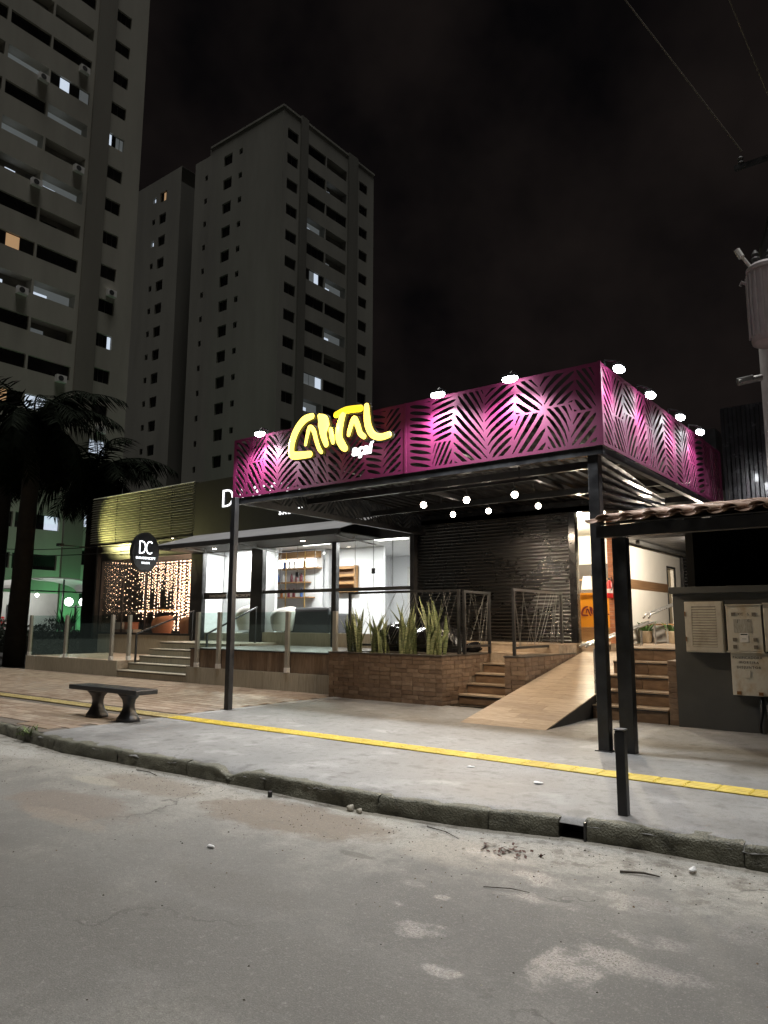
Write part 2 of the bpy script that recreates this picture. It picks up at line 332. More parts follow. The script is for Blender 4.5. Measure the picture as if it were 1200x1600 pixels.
# ------------------------------------------------------------------ kerb line and concrete pavement
KP = [(-30,5.15),(-20,5.05),(-10.3,4.93),(-8.24,4.69),(-6.2,4.77),(-5.15,4.81),(-3.9,4.8),(-3.0,4.91),(-2.2,5.13),(-1.8,5.17),(-1.0,5.2),(8,5.25)]
def kerb_y(x):
    for (a, ya), (b, yb) in zip(KP, KP[1:]):
        if a <= x <= b: return ya + (yb-ya)*(x-a)/(b-a)
    return 5.2
def concrete_material(name, c1, c2, c3):
    m = mat(name, c1, .62, col2=c2, scale=1.3, bump=.3, bscale=70, bdist=.006, detail=9, rvar=.12, lo=.3, hi=.7)
    t = m.node_tree; b = t.nodes['Principled BSDF']; l = b.inputs['Base Color'].links[0].from_socket
    g = t.nodes.new('ShaderNodeNewGeometry')
    for sc_, lo, hi, k, cc in ((6, .55, .7, .6, c3), (120, .54, .66, .55, tuple(.45*q for q in c1)), (16, .54, .68, .4, c3), (2.6, .6, .75, .5, tuple(1.35*q for q in c2))):
        n = t.nodes.new('ShaderNodeTexNoise'); n.inputs['Scale'].default_value = sc_; n.inputs['Detail'].default_value = 8; t.links.new(g.outputs['Position'], n.inputs['Vector'])
        r = t.nodes.new('ShaderNodeMapRange'); r.inputs['From Min'].default_value = lo; r.inputs['From Max'].default_value = hi; r.inputs['To Max'].default_value = k; t.links.new(n.outputs['Fac'], r.inputs['Value'])
        x = t.nodes.new('ShaderNodeMix'); x.data_type = 'RGBA'; t.links.new(r.outputs[0], x.inputs['Factor']); t.links.new(l, x.inputs['A']); x.inputs['B'].default_value = (*cc, 1); l = x.outputs['Result']
    vo = t.nodes.new('ShaderNodeTexVoronoi'); vo.feature = 'DISTANCE_TO_EDGE'; vo.inputs['Scale'].default_value = .62
    pn = t.nodes.new('ShaderNodeTexNoise'); pn.inputs['Scale'].default_value = 1.6; pn.inputs['Detail'].default_value = 9; t.links.new(g.outputs['Position'], pn.inputs['Vector'])
    pd = t.nodes.new('ShaderNodeVectorMath'); pd.operation = 'ADD'; t.links.new(g.outputs['Position'], pd.inputs[0]); t.links.new(pn.outputs['Color'], pd.inputs[1]); t.links.new(pd.outputs[0], vo.inputs['Vector'])
    r = t.nodes.new('ShaderNodeMapRange'); r.inputs['From Min'].default_value = .009; r.inputs['From Max'].default_value = .002; t.links.new(vo.outputs['Distance'], r.inputs['Value'])
    mk = t.nodes.new('ShaderNodeTexNoise'); mk.inputs['Scale'].default_value = .9; t.links.new(g.outputs['Position'], mk.inputs['Vector'])
    mr = t.nodes.new('ShaderNodeMapRange'); mr.inputs['From Min'].default_value = .53; mr.inputs['From Max'].default_value = .66; mr.inputs['To Max'].default_value = .6; t.links.new(mk.outputs['Fac'], mr.inputs['Value'])
    mm = t.nodes.new('ShaderNodeMath'); mm.operation = 'MULTIPLY'; t.links.new(r.outputs[0], mm.inputs[0]); t.links.new(mr.outputs[0], mm.inputs[1]); r = mm
    x = t.nodes.new('ShaderNodeMix'); x.data_type = 'RGBA'; t.links.new(r.outputs[0], x.inputs['Factor']); t.links.new(l, x.inputs['A']); x.inputs['B'].default_value = (*[.35*q for q in c3], 1); l = x.outputs['Result']
    t.links.new(l, b.inputs['Base Color']); return m
M['concrete'] = concrete_material('pavement_concrete', (.165,.162,.158), (.285,.282,.277), (.10,.096,.09))
M['kerb'] = concrete_material('kerb_stone', (.085,.082,.06), (.2,.195,.145), (.03,.029,.024))
M['kerb'].node_tree.nodes['Bump'].inputs['Strength'].default_value = .9; M['kerb'].node_tree.nodes['Bump'].inputs['Distance'].default_value = .02
def pavement():
    mb = MB(); xs = [-9.0+.07*i for i in range(160)]; n = 58; vs_ = []; fs = []
    for x in xs:
        k = kerb_y(x); k += .035*noise.noise(Vector((x*3.1, 0, 2))) + .02*noise.noise(Vector((x*9, 0, 5)))
        for j in range(n):
            t = (j/(n-1))**1.7; y = k + (10.45-k)*t; d = y-k
            z = .15 + .007*noise.noise(Vector((x*1.3, y*1.3, 0)))*min(1, d*2)
            rough_ = math.exp(-d/.16)
            z -= .05*math.exp(-d/.055); z += rough_*(.016*noise.noise(Vector((x*7, y*7, 1))) + .013*noise.noise(Vector((x*19, y*19, 3))))
            if -5.75 < x < -5.1: z -= .09*math.exp(-((x+5.5)/.16)**2)*math.exp(-d/.12)
            vs_.append((x, y, z))
    for i in range(len(xs)-1):
        for j in range(n-1): fs.append((i*n+j, (i+1)*n+j, (i+1)*n+j+1, i*n+j+1))
    mb.add(vs_, fs); return mb
solo('pavement', pavement(), M['concrete'], kind='structure', smooth=True)

kerb = tag(link('kerb', None), kind='structure')
def kerb_stone(x0, x1, seed):
    mb = MB(); nx, nz_ = max(4, int((x1-x0)/.03)), 6; vs_ = []; fs = []
    prof = [(.0,-.02),(.0,.03),(.002,.06),(.003,.09),(.006,.118),(.016,.132),(.05,.137),(.16,.138)]
    for i in range(nx+1):
        x = x0 + (x1-x0)*i/nx; k = kerb_y(x) - .012
        e = .007*max(0, 1-min(i, nx-i)/1.0)
        for j, (dy, z) in enumerate(prof):
            w = .016*noise.noise(Vector((x*2.5, z*9, seed))) + .012*noise.noise(Vector((x*13, z*22, seed+4))) + .007*noise.noise(Vector((x*31, z*50, seed)))
            zz = z + (.012*noise.noise(Vector((x*5, dy*9, seed+9))) if j > 2 else 0)
            if -5.8 < x < -5.25 and j > 2: zz -= .06*math.exp(-((x+5.5)/.13)**2)
            vs_.append((x, k + dy + w + e, zz - e*.4))
    m = len(prof)
    for i in range(nx):
        for j in range(m-1): fs.append((i*m+j, (i+1)*m+j, (i+1)*m+j+1, i*m+j+1))
    fs.append(tuple(range(m-1, -1, -1))); fs.append(tuple(nx*m+j for j in range(m)))
    return mb.add(vs_, fs)
x = -26.0; s = 0
while x < 4:
    L_ = random.uniform(.9, 1.3)
    if x < -2.32 <= x+L_ : L_ = -2.32-x
    part('kerb_stone', kerb_stone(x, x+L_-.006, s), M['kerb'], kerb, smooth=True); x += L_; s += 1
    if abs(x+2.32) < 1e-6: x += .17          # the drain mouth
drain = MB(); drain.box(-2.34,-2.13,5.30,5.32,-.02,.12); drain.box(-2.35,-2.335,5.10,5.32,-.02,.125); drain.box(-2.145,-2.13,5.10,5.32,-.02,.125)
part('drain_mouth', drain, M['black'], kerb)

# ------------------------------------------------------------------ tiled pavement on the left
tp = tag(link('tiled_pavement', None), kind='structure')
bed = MB(); xs = [-30+.5*i for i in range(43)]; vs_ = []; fs = []
for xx in xs: vs_ += [(min(xx,-8.98), kerb_y(xx)+.06, .142), (min(xx,-8.98), 10.62, .142)]
for i in range(len(xs)-1): fs.append((2*i, 2*i+2, 2*i+3, 2*i+1))
bed.add(vs_, fs); part('bedding', bed, M['grout'], tp)
pm = bevel_box_mesh('paver', .392, .192, .02, .004, M['paver'])
spots_ = []
row = 0; y = 10.5
while y > 4.95:
    xx = -9.2 - (.2 if row % 2 else 0)
    while xx > -21.5:
        if y > kerb_y(xx)+.22 and not (6.50 < y < 6.92): spots_.append((xx, y))
        xx -= .4
    y -= .2; row += 1
spots_.sort(key=lambda p: p[0]**2 + p[1]**2)
for (a, b) in spots_[:300]: piece('paver', pm, tp, (a, b, .1415), rot=(random.gauss(0,.004), random.gauss(0,.004), random.gauss(0,.004)))
far_ = MB()
M['paver2'] = mat('paver_far', (.22,.16,.115), .5, col2=(.36,.285,.21), scale=3.4, stretch=(1,2.2,1), bump=.2, bscale=50, bdist=.004, detail=4, rvar=.1)
for (a, b) in spots_[300:]: far_.box(a-.196, a+.196, b-.096, b+.096, .132, .1515+random.gauss(0,.0008))
tag(part('distant_pavers', far_, M['paver2'], tp), kind='stuff')
solo('edge_strip', MB().box(-9.02,-8.86,7.0,10.3,.10,.157), mat('edge_cement', (.34,.34,.34), .7, col2=(.24,.24,.24), scale=5, bump=.2), kind='structure')

# ------------------------------------------------------------------ yellow tactile tiles
tact = tag(link('tactile_paving', None), kind='structure')
tm = MB(); tm.box(-.123,.123,-.123,.123,0,.012)
for k in range(4):
    yy = -.0925 + k*.0617; tm.add([(-.118,yy-.02,.0118),(.118,yy-.02,.0118),(.118,yy+.02,.0118),(-.118,yy+.02,.0118),(-.112,yy-.011,.019),(.112,yy-.011,.019),(.112,yy+.011,.019),(-.112,yy+.011,.019)],
        [(4,5,6,7),(0,1,5,4),(1,2,6,5),(2,3,7,6),(3,0,4,7)])
tme = tm.mesh('tactile_tile', M['yellow']); tme2 = tm.mesh('tactile_tile', M['yellow_worn'])
xx = -21.0
while xx < 1.5:
    piece('tactile_tile', tme if xx > -8.9 else tme2, tact, (xx, 6.71 + .008*math.sin(xx*.9), .148 if xx > -9 else .150), rot=(0,0,random.gauss(0,.004))); xx += .25
# ------------------------------------------------------------------ bricks
BL, BH = .232, .0665          # brick tile face
brick_x = bevel_box_mesh('brick', BL, .022, BH, .003, M['brick'])
brick_xh = bevel_box_mesh('brick', .112, .022, BH, .003, M['brick'])
brick_y = bevel_box_mesh('brick', .022, BL, BH, .003, M['brick'])
brick_yh = bevel_box_mesh('brick', .022, .112, BH, .003, M['brick'])
def brick_face(parent, axis, fixed, a0, a1, z0, z1, keep=None, rows=11):
    """tiles proud of the mortar on a wall face; axis 'x' or 'y' is the running direction"""
    h = (z1-z0)/rows; n = max(1, round((a1-a0)/.12)); u = (a1-a0)/n
    for r in range(rows):
        z = z0 + h*(r+.5); i = 0
        while i < n:
            half = (i == 0 and r % 2) or i == n-1 or random.random() < .2
            l = 1 if half else 2; c = a0 + u*(i+l/2)
            if keep is None or keep(c, z, u*l/2, h/2):
                j = random.uniform(-.0025, .0025); k = u/.12
                if axis == 'x': piece('brick', brick_xh if half else brick_x, parent, (c, fixed+j, z), scale=(k,1,h/.0722))
                else: piece('brick', brick_yh if half else brick_y, parent, (fixed+j, c, z), scale=(1,k,h/.0722))
            i += l

# planter of brown brick tiles
pl = thing('planter', (-7.92, 10.9, .15), 'long brown brick planter box with snake plants in front of the black shutter', 'planter')
core = MB(); core.box(-9.155,-6.70,10.325,10.42,.1,.94); core.box(-9.155,-6.70,10.80,11.92,.1,.94); core.box(-9.155,-9.05,10.42,10.80,.1,.94); core.box(-6.80,-6.70,10.42,10.80,.1,.94); core.box(-9.05,-6.8,10.42,10.8,.1,.7)
part('wall_core', core, M['mortar'], pl)
brick_face(pl, 'x', 10.322, -9.165, -6.685, .15, .945)
def above_steps(c, z, hl, hh):
    k = 0 if c+hl < 10.83 else int((c+hl-10.83)/.28)+1
    return z+hh > .15 + .16*k + .02
brick_face(pl, 'y', -6.697, 10.334, 11.93, .15, .945, above_steps)
cap = MB(); cap.box(-9.18,-6.675,10.30,10.425,.942,.968); cap.box(-9.18,-6.675,10.795,11.94,.942,.968); cap.box(-9.18,-9.045,10.425,10.795,.942,.968); cap.box(-6.805,-6.675,10.425,10.795,.942,.968)
part('coping', cap, mat('coping', (.05,.042,.036), .5, col2=(.09,.075,.06), scale=6), pl, bevel=.004)
so = MB(); n = 26
for i in range(n):
    for j in range(6):
        pass
vs_ = [(-9.05+2.25*i/n, 10.42+.38*j/6, .925+.02*noise.noise(Vector((i*.9,j*.9,3)))) for i in range(n+1) for j in range(7)]
so.add(vs_, [(i*7+j, (i+1)*7+j, (i+1)*7+j+1, i*7+j+1) for i in range(n) for j in range(6)])
part('soil', so, M['soil'], pl, smooth=True)

# middle stair between planter and brick wall
def stair(name, x0, x1, y0, rise, run, n, z0, label, tread_mat, riser_mat, nose=True, wid=None, tilew=.55):
    st = thing(name, ((x0+x1)/2, y0, z0), label, 'stairs')
    for k in range(n):
        zt = z0 + rise*(k+1); yy = y0 + run*k
        s_ = part('step', MB().box(x0+.002, x1-.002, yy+.012, y0+run*n+.05, z0-.03 if k == 0 else zt-rise+.001, zt-.022), M['mortar'], st)
        m_ = max(1, round((x1-x0)/tilew)); w = (x1-x0)/m_
        for i in range(m_):
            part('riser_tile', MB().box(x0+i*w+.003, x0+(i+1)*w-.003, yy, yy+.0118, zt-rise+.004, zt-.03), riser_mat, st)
            part('tread_tile', MB().box(x0+i*w+.003, x0+(i+1)*w-.003, yy-.018, yy+run+(.0 if k < n-1 else .1)-.004, zt-.0215, zt), tread_mat, st)
        part('nosing_shadow_strip' if False else 'nosing_shadow', MB().box(x0+.003, x1-.003, yy-.014, yy-.001, zt-.04, zt-.022), M['black'], st)  # black strip under each tread edge, a shadow line put in as colour
    return st
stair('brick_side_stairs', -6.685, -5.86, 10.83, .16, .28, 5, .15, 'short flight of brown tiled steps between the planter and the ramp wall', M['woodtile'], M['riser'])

# low brick wall beside the ramp
bw = thing('brick_wall', (-5.67, 11.9, .15), 'low brown brick wall between the small steps and the ramp', 'wall')
part('wall_core', MB().box(-5.845,-5.50,10.925,12.95,.1,.945), M['mortar'], bw)
brick_face(bw, 'x', 10.92, -5.855, -5.49, .15, .945)
brick_face(bw, 'y', -5.497, 10.932, 12.95, .15, .945, lambda c, z, hl, hh: z+hh > .15+.19*(c-hl-8.85)-.03)
part('coping', MB().box(-5.87,-5.478,10.90,12.96,.942,.966), bpy.data.materials['coping'], bw, bevel=.004)

# platform of the shop
pf = tag(link('platform', None), kind='structure')
part('landing', MB().box(-9.15,-5.5,11.93,13.5,.1,.95), M['mortar'], pf)
part('floor_slab', MB().box(-9.15,-5.5,12.29,13.6,.95,1.105), M['mortar'], pf)
for i in range(8):
    x0 = -9.14+i*.455
    part('floor_tile', MB().box(x0+.003, x0+.452, 11.945, 12.28, .9505, .972), M['woodtile'], pf)
    part('riser_tile', MB().box(x0+.003, x0+.452, 12.268, 12.2885, .973, 1.107), M['woodtile'], pf)
    part('floor_tile', MB().box(x0+.003, x0+.452, 12.262, 13.36, 1.108, 1.13), M['woodtile'], pf)

# ramp with wood-look tiles
rp = thing('ramp', (-4.82, 11.2, .15), 'sloping ramp paved in wood look tiles leading up to the shop door', 'ramp')
RS = .19; RY0, RY1 = 8.85, 14.0
part('ramp_body', MB().add([(-5.45,RY0,.13),(-4.19,RY0,.13),(-4.19,RY1,.13),(-5.45,RY1,.13),(-5.45,RY1,.13+RS*(RY1-RY0)),(-4.19,RY1,.13+RS*(RY1-RY0))],[(0,3,2,1),(0,1,5,4),(2,3,4,5),(1,2,5),(0,4,3)]), M['charcoal'], rp)
yy = RY0; r = 0
while yy < RY1-.05:
    cuts = [-5.45, -5.45+(.42 if r % 3 == 0 else .84 if r % 3 == 1 else .63), -4.187]
    for a, b in zip(cuts, cuts[1:]):
        y0, y1 = yy+.0015, min(yy+.2, RY1)-.0015; z0, z1 = .15+RS*(y0-RY0), .15+RS*(y1-RY0)
        part('ramp_tile', MB().add([(a+.0015,y0,z0-.015),(b-.0015,y0,z0-.015),(b-.0015,y1,z1-.015),(a+.0015,y1,z1-.015),(a+.0015,y0,z0),(b-.0015,y0,z0),(b-.0015,y1,z1),(a+.0015,y1,z1)],
             [(3,2,1,0),(4,5,6,7),(0,1,5,4),(1,2,6,5),(2,3,7,6),(3,0,4,7)]), M['woodtile'], rp)
    yy += .2; r += 1

# right stair, alley floor
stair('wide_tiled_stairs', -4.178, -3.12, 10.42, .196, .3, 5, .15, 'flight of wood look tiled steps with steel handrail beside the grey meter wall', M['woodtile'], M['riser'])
sw = thing('stair_side_wall', (-3.04, 11.2, .15), 'narrow brown tiled side wall closing the steps next to the meter wall', 'wall')
part('wall_core', MB().box(-3.105,-2.975,10.44,11.9,.1,1.0), M['mortar'], sw)
brick_face(sw, 'x', 10.435, -3.105, -2.98, .15, 1.0, rows=12)
al = tag(link('alley_floor', None), kind='structure')
part('slab', MB().box(-4.178,-2.98,11.93,18,.1,1.11), M['mortar'], al)
for j in range(10):
    for i in range(2): part('floor_tile', MB().box(-4.176+i*.6,-4.18+(i+1)*.597,11.94+j*.6,11.94+(j+1)*.6-.004,1.111,1.131), M['woodtile'], al)
part('slab', MB().box(-4.8,-4.2,14.02,18,.1,1.11), M['mortar'], al)
for j in range(6): part('floor_tile', MB().box(-4.79,-4.182,14.03+j*.6,14.03+(j+1)*.6-.004,1.111,1.131), M['woodtile'], al)

# ------------------------------------------------------------------ canopy
cp = thing('shop_canopy', (-6, 10.5, .15), 'black steel canopy with magenta leaf cut fascia standing in front of the shop', 'canopy')
def clip(poly, a, b, c):           # keep a*x+b*y+c>=0
    o = []
    for i in range(len(poly)):
        p, q = poly[i], poly[(i+1) % len(poly)]; dp, dq = a*p[0]+b*p[1]+c, a*q[0]+b*q[1]+c
        if dp >= 0: o.append(p)
        if (dp >= 0) != (dq >= 0): t = dp/(dp-dq); o.append((p[0]+t*(q[0]-p[0]), p[1]+t*(q[1]-p[1])))
    return o
def leaf_slits(L, Hh, seed):
    """palm-leaf cut-outs: curved ribs with tapering slits climbing away from every second rib"""
    rng = random.Random(seed); out_ = []; ws = []; u = .045
    while u < L-.3:
        w = rng.uniform(.25, .46); u += w; ws.append(w)
    k = (L-.09)/sum(ws); u = .045; lines = [(.045, 0, 0)]
    for i, w in enumerate(ws):
        u += w*k; last = i == len(ws)-1
        lines.append((u, 0 if last else rng.uniform(-.13,.13), 0 if last else rng.uniform(-.05,.05)))
    def B(l, v): return l[0] + l[1]*(v/Hh-.5) + l[2]*math.sin(math.pi*v/Hh)
    g = .014; S_ = [0, .2, .45, .7, .88, 1]; PF = [.30, .72, 1, 1.02, .8, .3]
    for i in range(len(lines)-1):
        l, r = lines[i], lines[i+1]; d = 1 if i % 2 else -1; w = r[0]-l[0]
        a = rng.choice([.55,.75,.95,1.15,.22,.85]); zones = [(.04, Hh-.04, d, a)]
        if rng.random() < .4:
            vm = Hh*rng.uniform(.36,.62); zones = [(.04, vm-.012, -d if rng.random() < .65 else d, rng.choice([1.25,.95,1.6])), (vm+.012, Hh-.04, d, a)]
        for (v0, v1, dd, aa) in zones:
            pitch = .082*math.sqrt(1+aa*aa)*rng.uniform(.94,1.12); th = pitch*.60; v = v0 - aa*w - .1
            while v < v1 + .1:
                lo_, up_ = [], []
                for s_, pf in zip(S_, PF):
                    vv = v + aa*w*(s_**.82)
                    def U(q):
                        q = min(max(q, 0), Hh); A_, C_ = B(l, q)+g, B(r, q)-g; return A_+(C_-A_)*(s_ if dd > 0 else 1-s_)
                    lo_.append((U(vv-th*pf/2), vv-th*pf/2)); up_.append((U(vv+th*pf/2), vv+th*pf/2))
                poly = clip(lo_+up_[::-1], 0, 1, -v0); poly = clip(poly, 0, -1, v1) if poly else poly
                if len(poly) >= 3:
                    A = abs(sum(poly[q][0]*poly[(q+1)%len(poly)][1]-poly[(q+1)%len(poly)][0]*poly[q][1] for q in range(len(poly))))/2
                    if A > .0005: out_.append(poly)
                v += pitch
    return out_
def perforated(name, L, Hh, seed, parent, loc, rotz, m):
    cu = bpy.data.curves.new(name, 'CURVE'); cu.dimensions = '2D'; cu.fill_mode = 'BOTH'; cu.extrude = .0025
    for poly in [[(0,0),(L,0),(L,Hh),(0,Hh)]] + leaf_slits(L, Hh, seed):
        sp = cu.splines.new('POLY'); sp.points.add(len(poly)-1); sp.use_cyclic_u = True
        for p, q in zip(sp.points, poly): p.co = (q[0], q[1], 0, 1)
    tmp = bpy.data.objects.new('tmp', cu); COL.objects.link(tmp)
    me = bpy.data.meshes.new_from_object(tmp.evaluated_get(bpy.context.evaluated_depsgraph_get())); bpy.data.objects.remove(tmp); bpy.data.curves.remove(cu)
    me.name = name; me.materials.clear(); me.materials.append(m)
    o = link(name, me, parent, Vector(loc)-origin(parent)); o.rotation_euler = (R(90), 0, rotz); return o
ZB, ZT = 3.48, 4.45
perforated('leaf_panel', 3.45, ZT-ZB, 3, cp, (-9.08, 7.8, ZB), 0, M['magenta'])
perforated('leaf_panel', 2.70, ZT-ZB, 11, cp, (-5.60, 7.8, ZB), 0, M['magenta'])
perforated('leaf_panel', 2.78, ZT-ZB, 21, cp, (-2.895, 7.81, ZB), R(90), M['magenta'])
perforated('leaf_panel', 2.78, ZT-ZB, 34, cp, (-2.895, 10.60, ZB), R(90), M['magenta'])
perforated('leaf_panel', 5.5, ZT-ZB, 55, cp, (-9.085, 7.82, ZB), R(90), M['black'])  # black instead of magenta: the shaded inner side is put into the colour
fr = MB()      # rim flanges of the fascia sheets
fr.box(-9.085,-5.63,7.803,7.85,ZT-.004,ZT+.003); fr.box(-5.60,-2.898,7.803,7.85,ZT-.004,ZT+.003); fr.box(-5.632,-5.598,7.792,7.84,ZB,ZT+.004); fr.box(-2.95,-2.899,7.86,13.37,ZT-.004,ZT+.003)
fr.box(-2.912,-2.88,7.785,7.812,ZB-.002,ZT+.004)
part('fascia_flange', fr, M['magenta'], cp)
post_l = part('post', MB().box(-9.01,-8.91,7.71,7.80,.13,3.48).box(-9.05,-8.87,7.67,7.84,.145,.16), M['black'], cp, bevel=.006)
part('post', MB().box(-3.095,-2.972,7.83,7.95,.13,3.48).box(-3.13,-2.945,7.81,7.97,.145,.16), M['black'], cp, bevel=.006)
part('downpipe_foot', MB().tube([(-2.93,7.98,.16),(-2.93,7.98,.33)], .045, 10), M['black'], cp)
for (a, b, c, d) in [(-9.08,-2.9,7.81,7.90),(-9.08,-2.9,9.55,9.63),(-9.08,-2.9,11.4,11.48),(-9.08,-2.9,13.2,13.3)]:
    part('beam', MB().box(a+.003, b-.003, c, d, 3.38 if c < 8 else 3.62, 3.478 if c < 8 else 3.72), M['black'], cp)
for xx in (-9.06,-7.0,-5.0,-2.99):
    part('rafter', MB().box(xx, xx+.07, 7.905, 13.25, 3.40 if xx in (-9.06,-2.99) else 3.725, 3.477 if xx in (-9.06,-2.99) else 3.80), M['black'], cp)
rs = MB(); vs_ = []; fs = []      # trapezoid roof sheet
xs = []; xx = -9.04
while xx < -3.2: xs += [(xx,0),(xx+.10,0),(xx+.13,.035),(xx+.17,.035)]; xx += .2
for (a, h) in xs: vs_ += [(a,7.87,3.96+h),(a,13.34,3.84+h)]
rs.add(vs_, [(2*i,2*i+2,2*i+3,2*i+1) for i in range(len(xs)-1)])
part('roof_sheet', rs, mat('roof_black', (.008,.008,.009), .6, col2=(.014,.014,.015), scale=3, rvar=.06, spec=.08), cp)
pls = MB(); vs_ = []; fs = []      # pleated dark sheeting under the side fascia
npl = 12
for i in range(npl+1):
    t = i/npl; o_ = .09 if i % 2 else 0
    for s_ in range(9):
        q = s_/8; vs_.append((-3.04-o_*(1-q*.8)-.35*q, 8.05+3.7*q, (2.78+.66*t)*(1-q)+(3.20+.25*t)*q + .03*math.sin(q*7+i)*q))
for i in range(npl):
    for s_ in range(8): fs.append((i*9+s_, i*9+s_+1, (i+1)*9+s_+1, (i+1)*9+s_))
pls.add(vs_, fs); part('pleated_sheeting', pls, mat('dark_sheeting', (.035,.036,.04), .28, .2, col2=(.06,.062,.07), scale=3, bump=.3, bscale=6, bdist=.03), cp)
cond = MB(); cond.tube([(-9.0,8.7,3.6),(-3.0,8.7,3.6)], .012, 6)
part('conduit', cond, M['black'], cp)

# floodlights over the fascia
FL = [(-8.30,7.63,4.42,(0,1),'floodlight above the left end of the magenta fascia beside the yellow lettering'), (-4.98,7.63,4.42,(0,1),'floodlight above the fascia front just right of the panel joint'),
      (-3.94,7.63,4.42,(0,1),'floodlight above the fascia front nearest the corner'),
      (-2.73,7.96,4.38,(-1,0),'floodlight above the side fascia right at the corner'), (-2.73,9.08,4.36,(-1,0),'floodlight above the side fascia, second from the corner'),
      (-2.73,10.38,4.37,(-1,0),'floodlight above the side fascia, third from the corner'), (-2.73,11.42,4.38,(-1,0),'floodlight above the side fascia farthest from the corner')]
for (a, b, c, (dx, dy), lb) in FL:
    f = thing('floodlight', (a, b, c), 'small black LED ' + lb, 'floodlight', 'floodlights along the fascia')
    hx, hy = (.11, .06) if dy else (.06, .11)
    part('housing', MB().box(a-hx*.8, a+hx*.8, b-hy*.8, b+hy*.8, c+.006, c+.045), M['black'], f, bevel=.006)
    part('lens', MB().ball((a,b,c-.012), .075, 16, 10, sx=hx/.08, sy=hy/.08, sz=.55), M['lamp'], f, smooth=True)
    ex, ey = a+dx*.165, b+dy*.17
    part('arm', MB().tube([(a,b,c+.05),(a+dx*.04,b+dy*.04,c+.09),(ex,ey,ZT+.06),(ex,ey,ZT-.02)], .012, 6), M['black'], f)
    lamp_parent(spot('floodlight_beam', (a, b, c-.075), (a-dx*.30, b-dy*.30, c-1), 300 if dy else 90, (.93,.965,1), 165, .5, .06), f)

# pendant bulbs
for (y_, lb) in ((9.32,'front black lighting track below the canopy roof'),(11.43,'rear black lighting track below the canopy roof')):
    zt_ = 3.5 if y_ < 10 else 3.67; x0_ = -6.7 if y_ < 10 else -7.5
    solo('lighting_track', MB().box(x0_,x0_+2.3,y_-.02,y_+.02,zt_,zt_+.04).tube([(x0_+.1,y_,zt_+.04),(x0_+.1,y_,3.9)],.008,6).tube([(x0_+2,y_,zt_+.04),(x0_+2,y_,3.9)],.008,6), M['black'], lb, 'lighting track', 'lighting tracks', loc=(-5.7,y_,zt_))
for (a, b, lb) in [(-6.36,9.32,'leftmost bare bulb lamp of the front row under the canopy'), (-5.58,9.32,'middle bare bulb lamp of the front row under the canopy'), (-4.78,9.32,'rightmost bare bulb lamp of the front row under the canopy'),
               (-7.14,11.43,'leftmost bare bulb lamp of the back row under the canopy'), (-6.39,11.43,'middle bare bulb lamp of the back row under the canopy'), (-5.42,11.43,'rightmost bare bulb lamp of the back row under the canopy')]:
    dz = 0 if b < 10 else .17
    f = thing('track_bulb', (a, b, 3.33+dz), lb, 'bulb lamp', 'bulbs under the canopy')
    part('stem', MB().tube([(a,b,3.415+dz),(a,b,3.499+dz)], .008, 6), M['black'], f)
    part('socket', MB().lathe(a, b, [(.022,3.36),(.03,3.365),(.03,3.40),(.014,3.415)], 12, cz=dz), M['black'], f)
    part('bulb', MB().ball((a,b,3.32+dz), .048, 14, 10), M['bulb'], f, smooth=True)
    lamp_parent(spot('bulb_light', (a, b, 3.24+dz), (a, b+.1, 2), 100, (1,.79,.56), 172, .25, .045), f)

# ------------------------------------------------------------------ yellow lettered sign
ST = {'letter_c': ([(-7.18,4.50),(-7.34,4.47),(-7.49,4.34),(-7.58,4.16),(-7.59,4.01),(-7.51,3.95),(-7.21,3.93)],[.045,.062,.06,.06,.06,.06,.05]),
 'letter_a': ([(-7.30,4.09),(-7.265,4.23),(-7.22,4.34),(-7.14,4.27),(-7.09,4.13),(-7.03,3.99),(-6.98,3.93)],[.035,.042,.05,.052,.048,.045,.038]),
 'letter_p': ([(-7.035,4.48),(-6.965,4.40),(-6.945,4.32),(-6.95,4.19),(-6.89,4.03)],[.034,.10,.108,.06,.042]),
 'letter_i': ([(-6.81,4.24),(-6.78,4.12),(-6.76,4.04)],[.04,.05,.035]),
 'letter_t_bar': ([(-6.71,4.44),(-6.53,4.475),(-6.26,4.455)],[.05,.055,.055]),
 'letter_t_stem': ([(-6.57,4.45),(-6.63,4.28),(-6.65,4.10),(-6.58,3.97),(-6.53,3.92)],[.05,.065,.068,.065,.05]),
 'letter_a.': ([(-6.47,4.11),(-6.43,4.23),(-6.37,4.33),(-6.31,4.23),(-6.26,4.10),(-6.19,4.04)],[.036,.045,.05,.052,.05,.045]),
 'letter_l': ([(-6.15,4.47),(-6.14,4.30),(-6.11,4.16),(-6.03,4.04),(-5.90,3.99),(-5.76,4.0)],[.042,.055,.055,.052,.048,.045])}
def smooth_path(pts, rs, n=5):
    P_, R_ = [], []
    for i in range(len(pts)-1):
        p0, p1, p2, p3 = pts[max(i-1,0)], pts[i], pts[i+1], pts[min(i+2,len(pts)-1)]
        for k in range(n):
            t = k/n; f = lambda a,b,c,d: .5*((2*b)+(-a+c)*t+(2*a-5*b+4*c-d)*t*t+(-a+3*b-3*c+d)*t**3)
            P_.append((f(p0[0],p1[0],p2[0],p3[0]), f(p0[1],p1[1],p2[1],p3[1]))); R_.append(rs[i]+(rs[i+1]-rs[i])*t)
    return P_+[pts[-1]], R_+[rs[-1]]
sg = thing('lettered_sign', (-6.7, 7.66, 4.2), 'glowing yellow CAPITAL letters with small white word below on magenta fascia', 'sign')
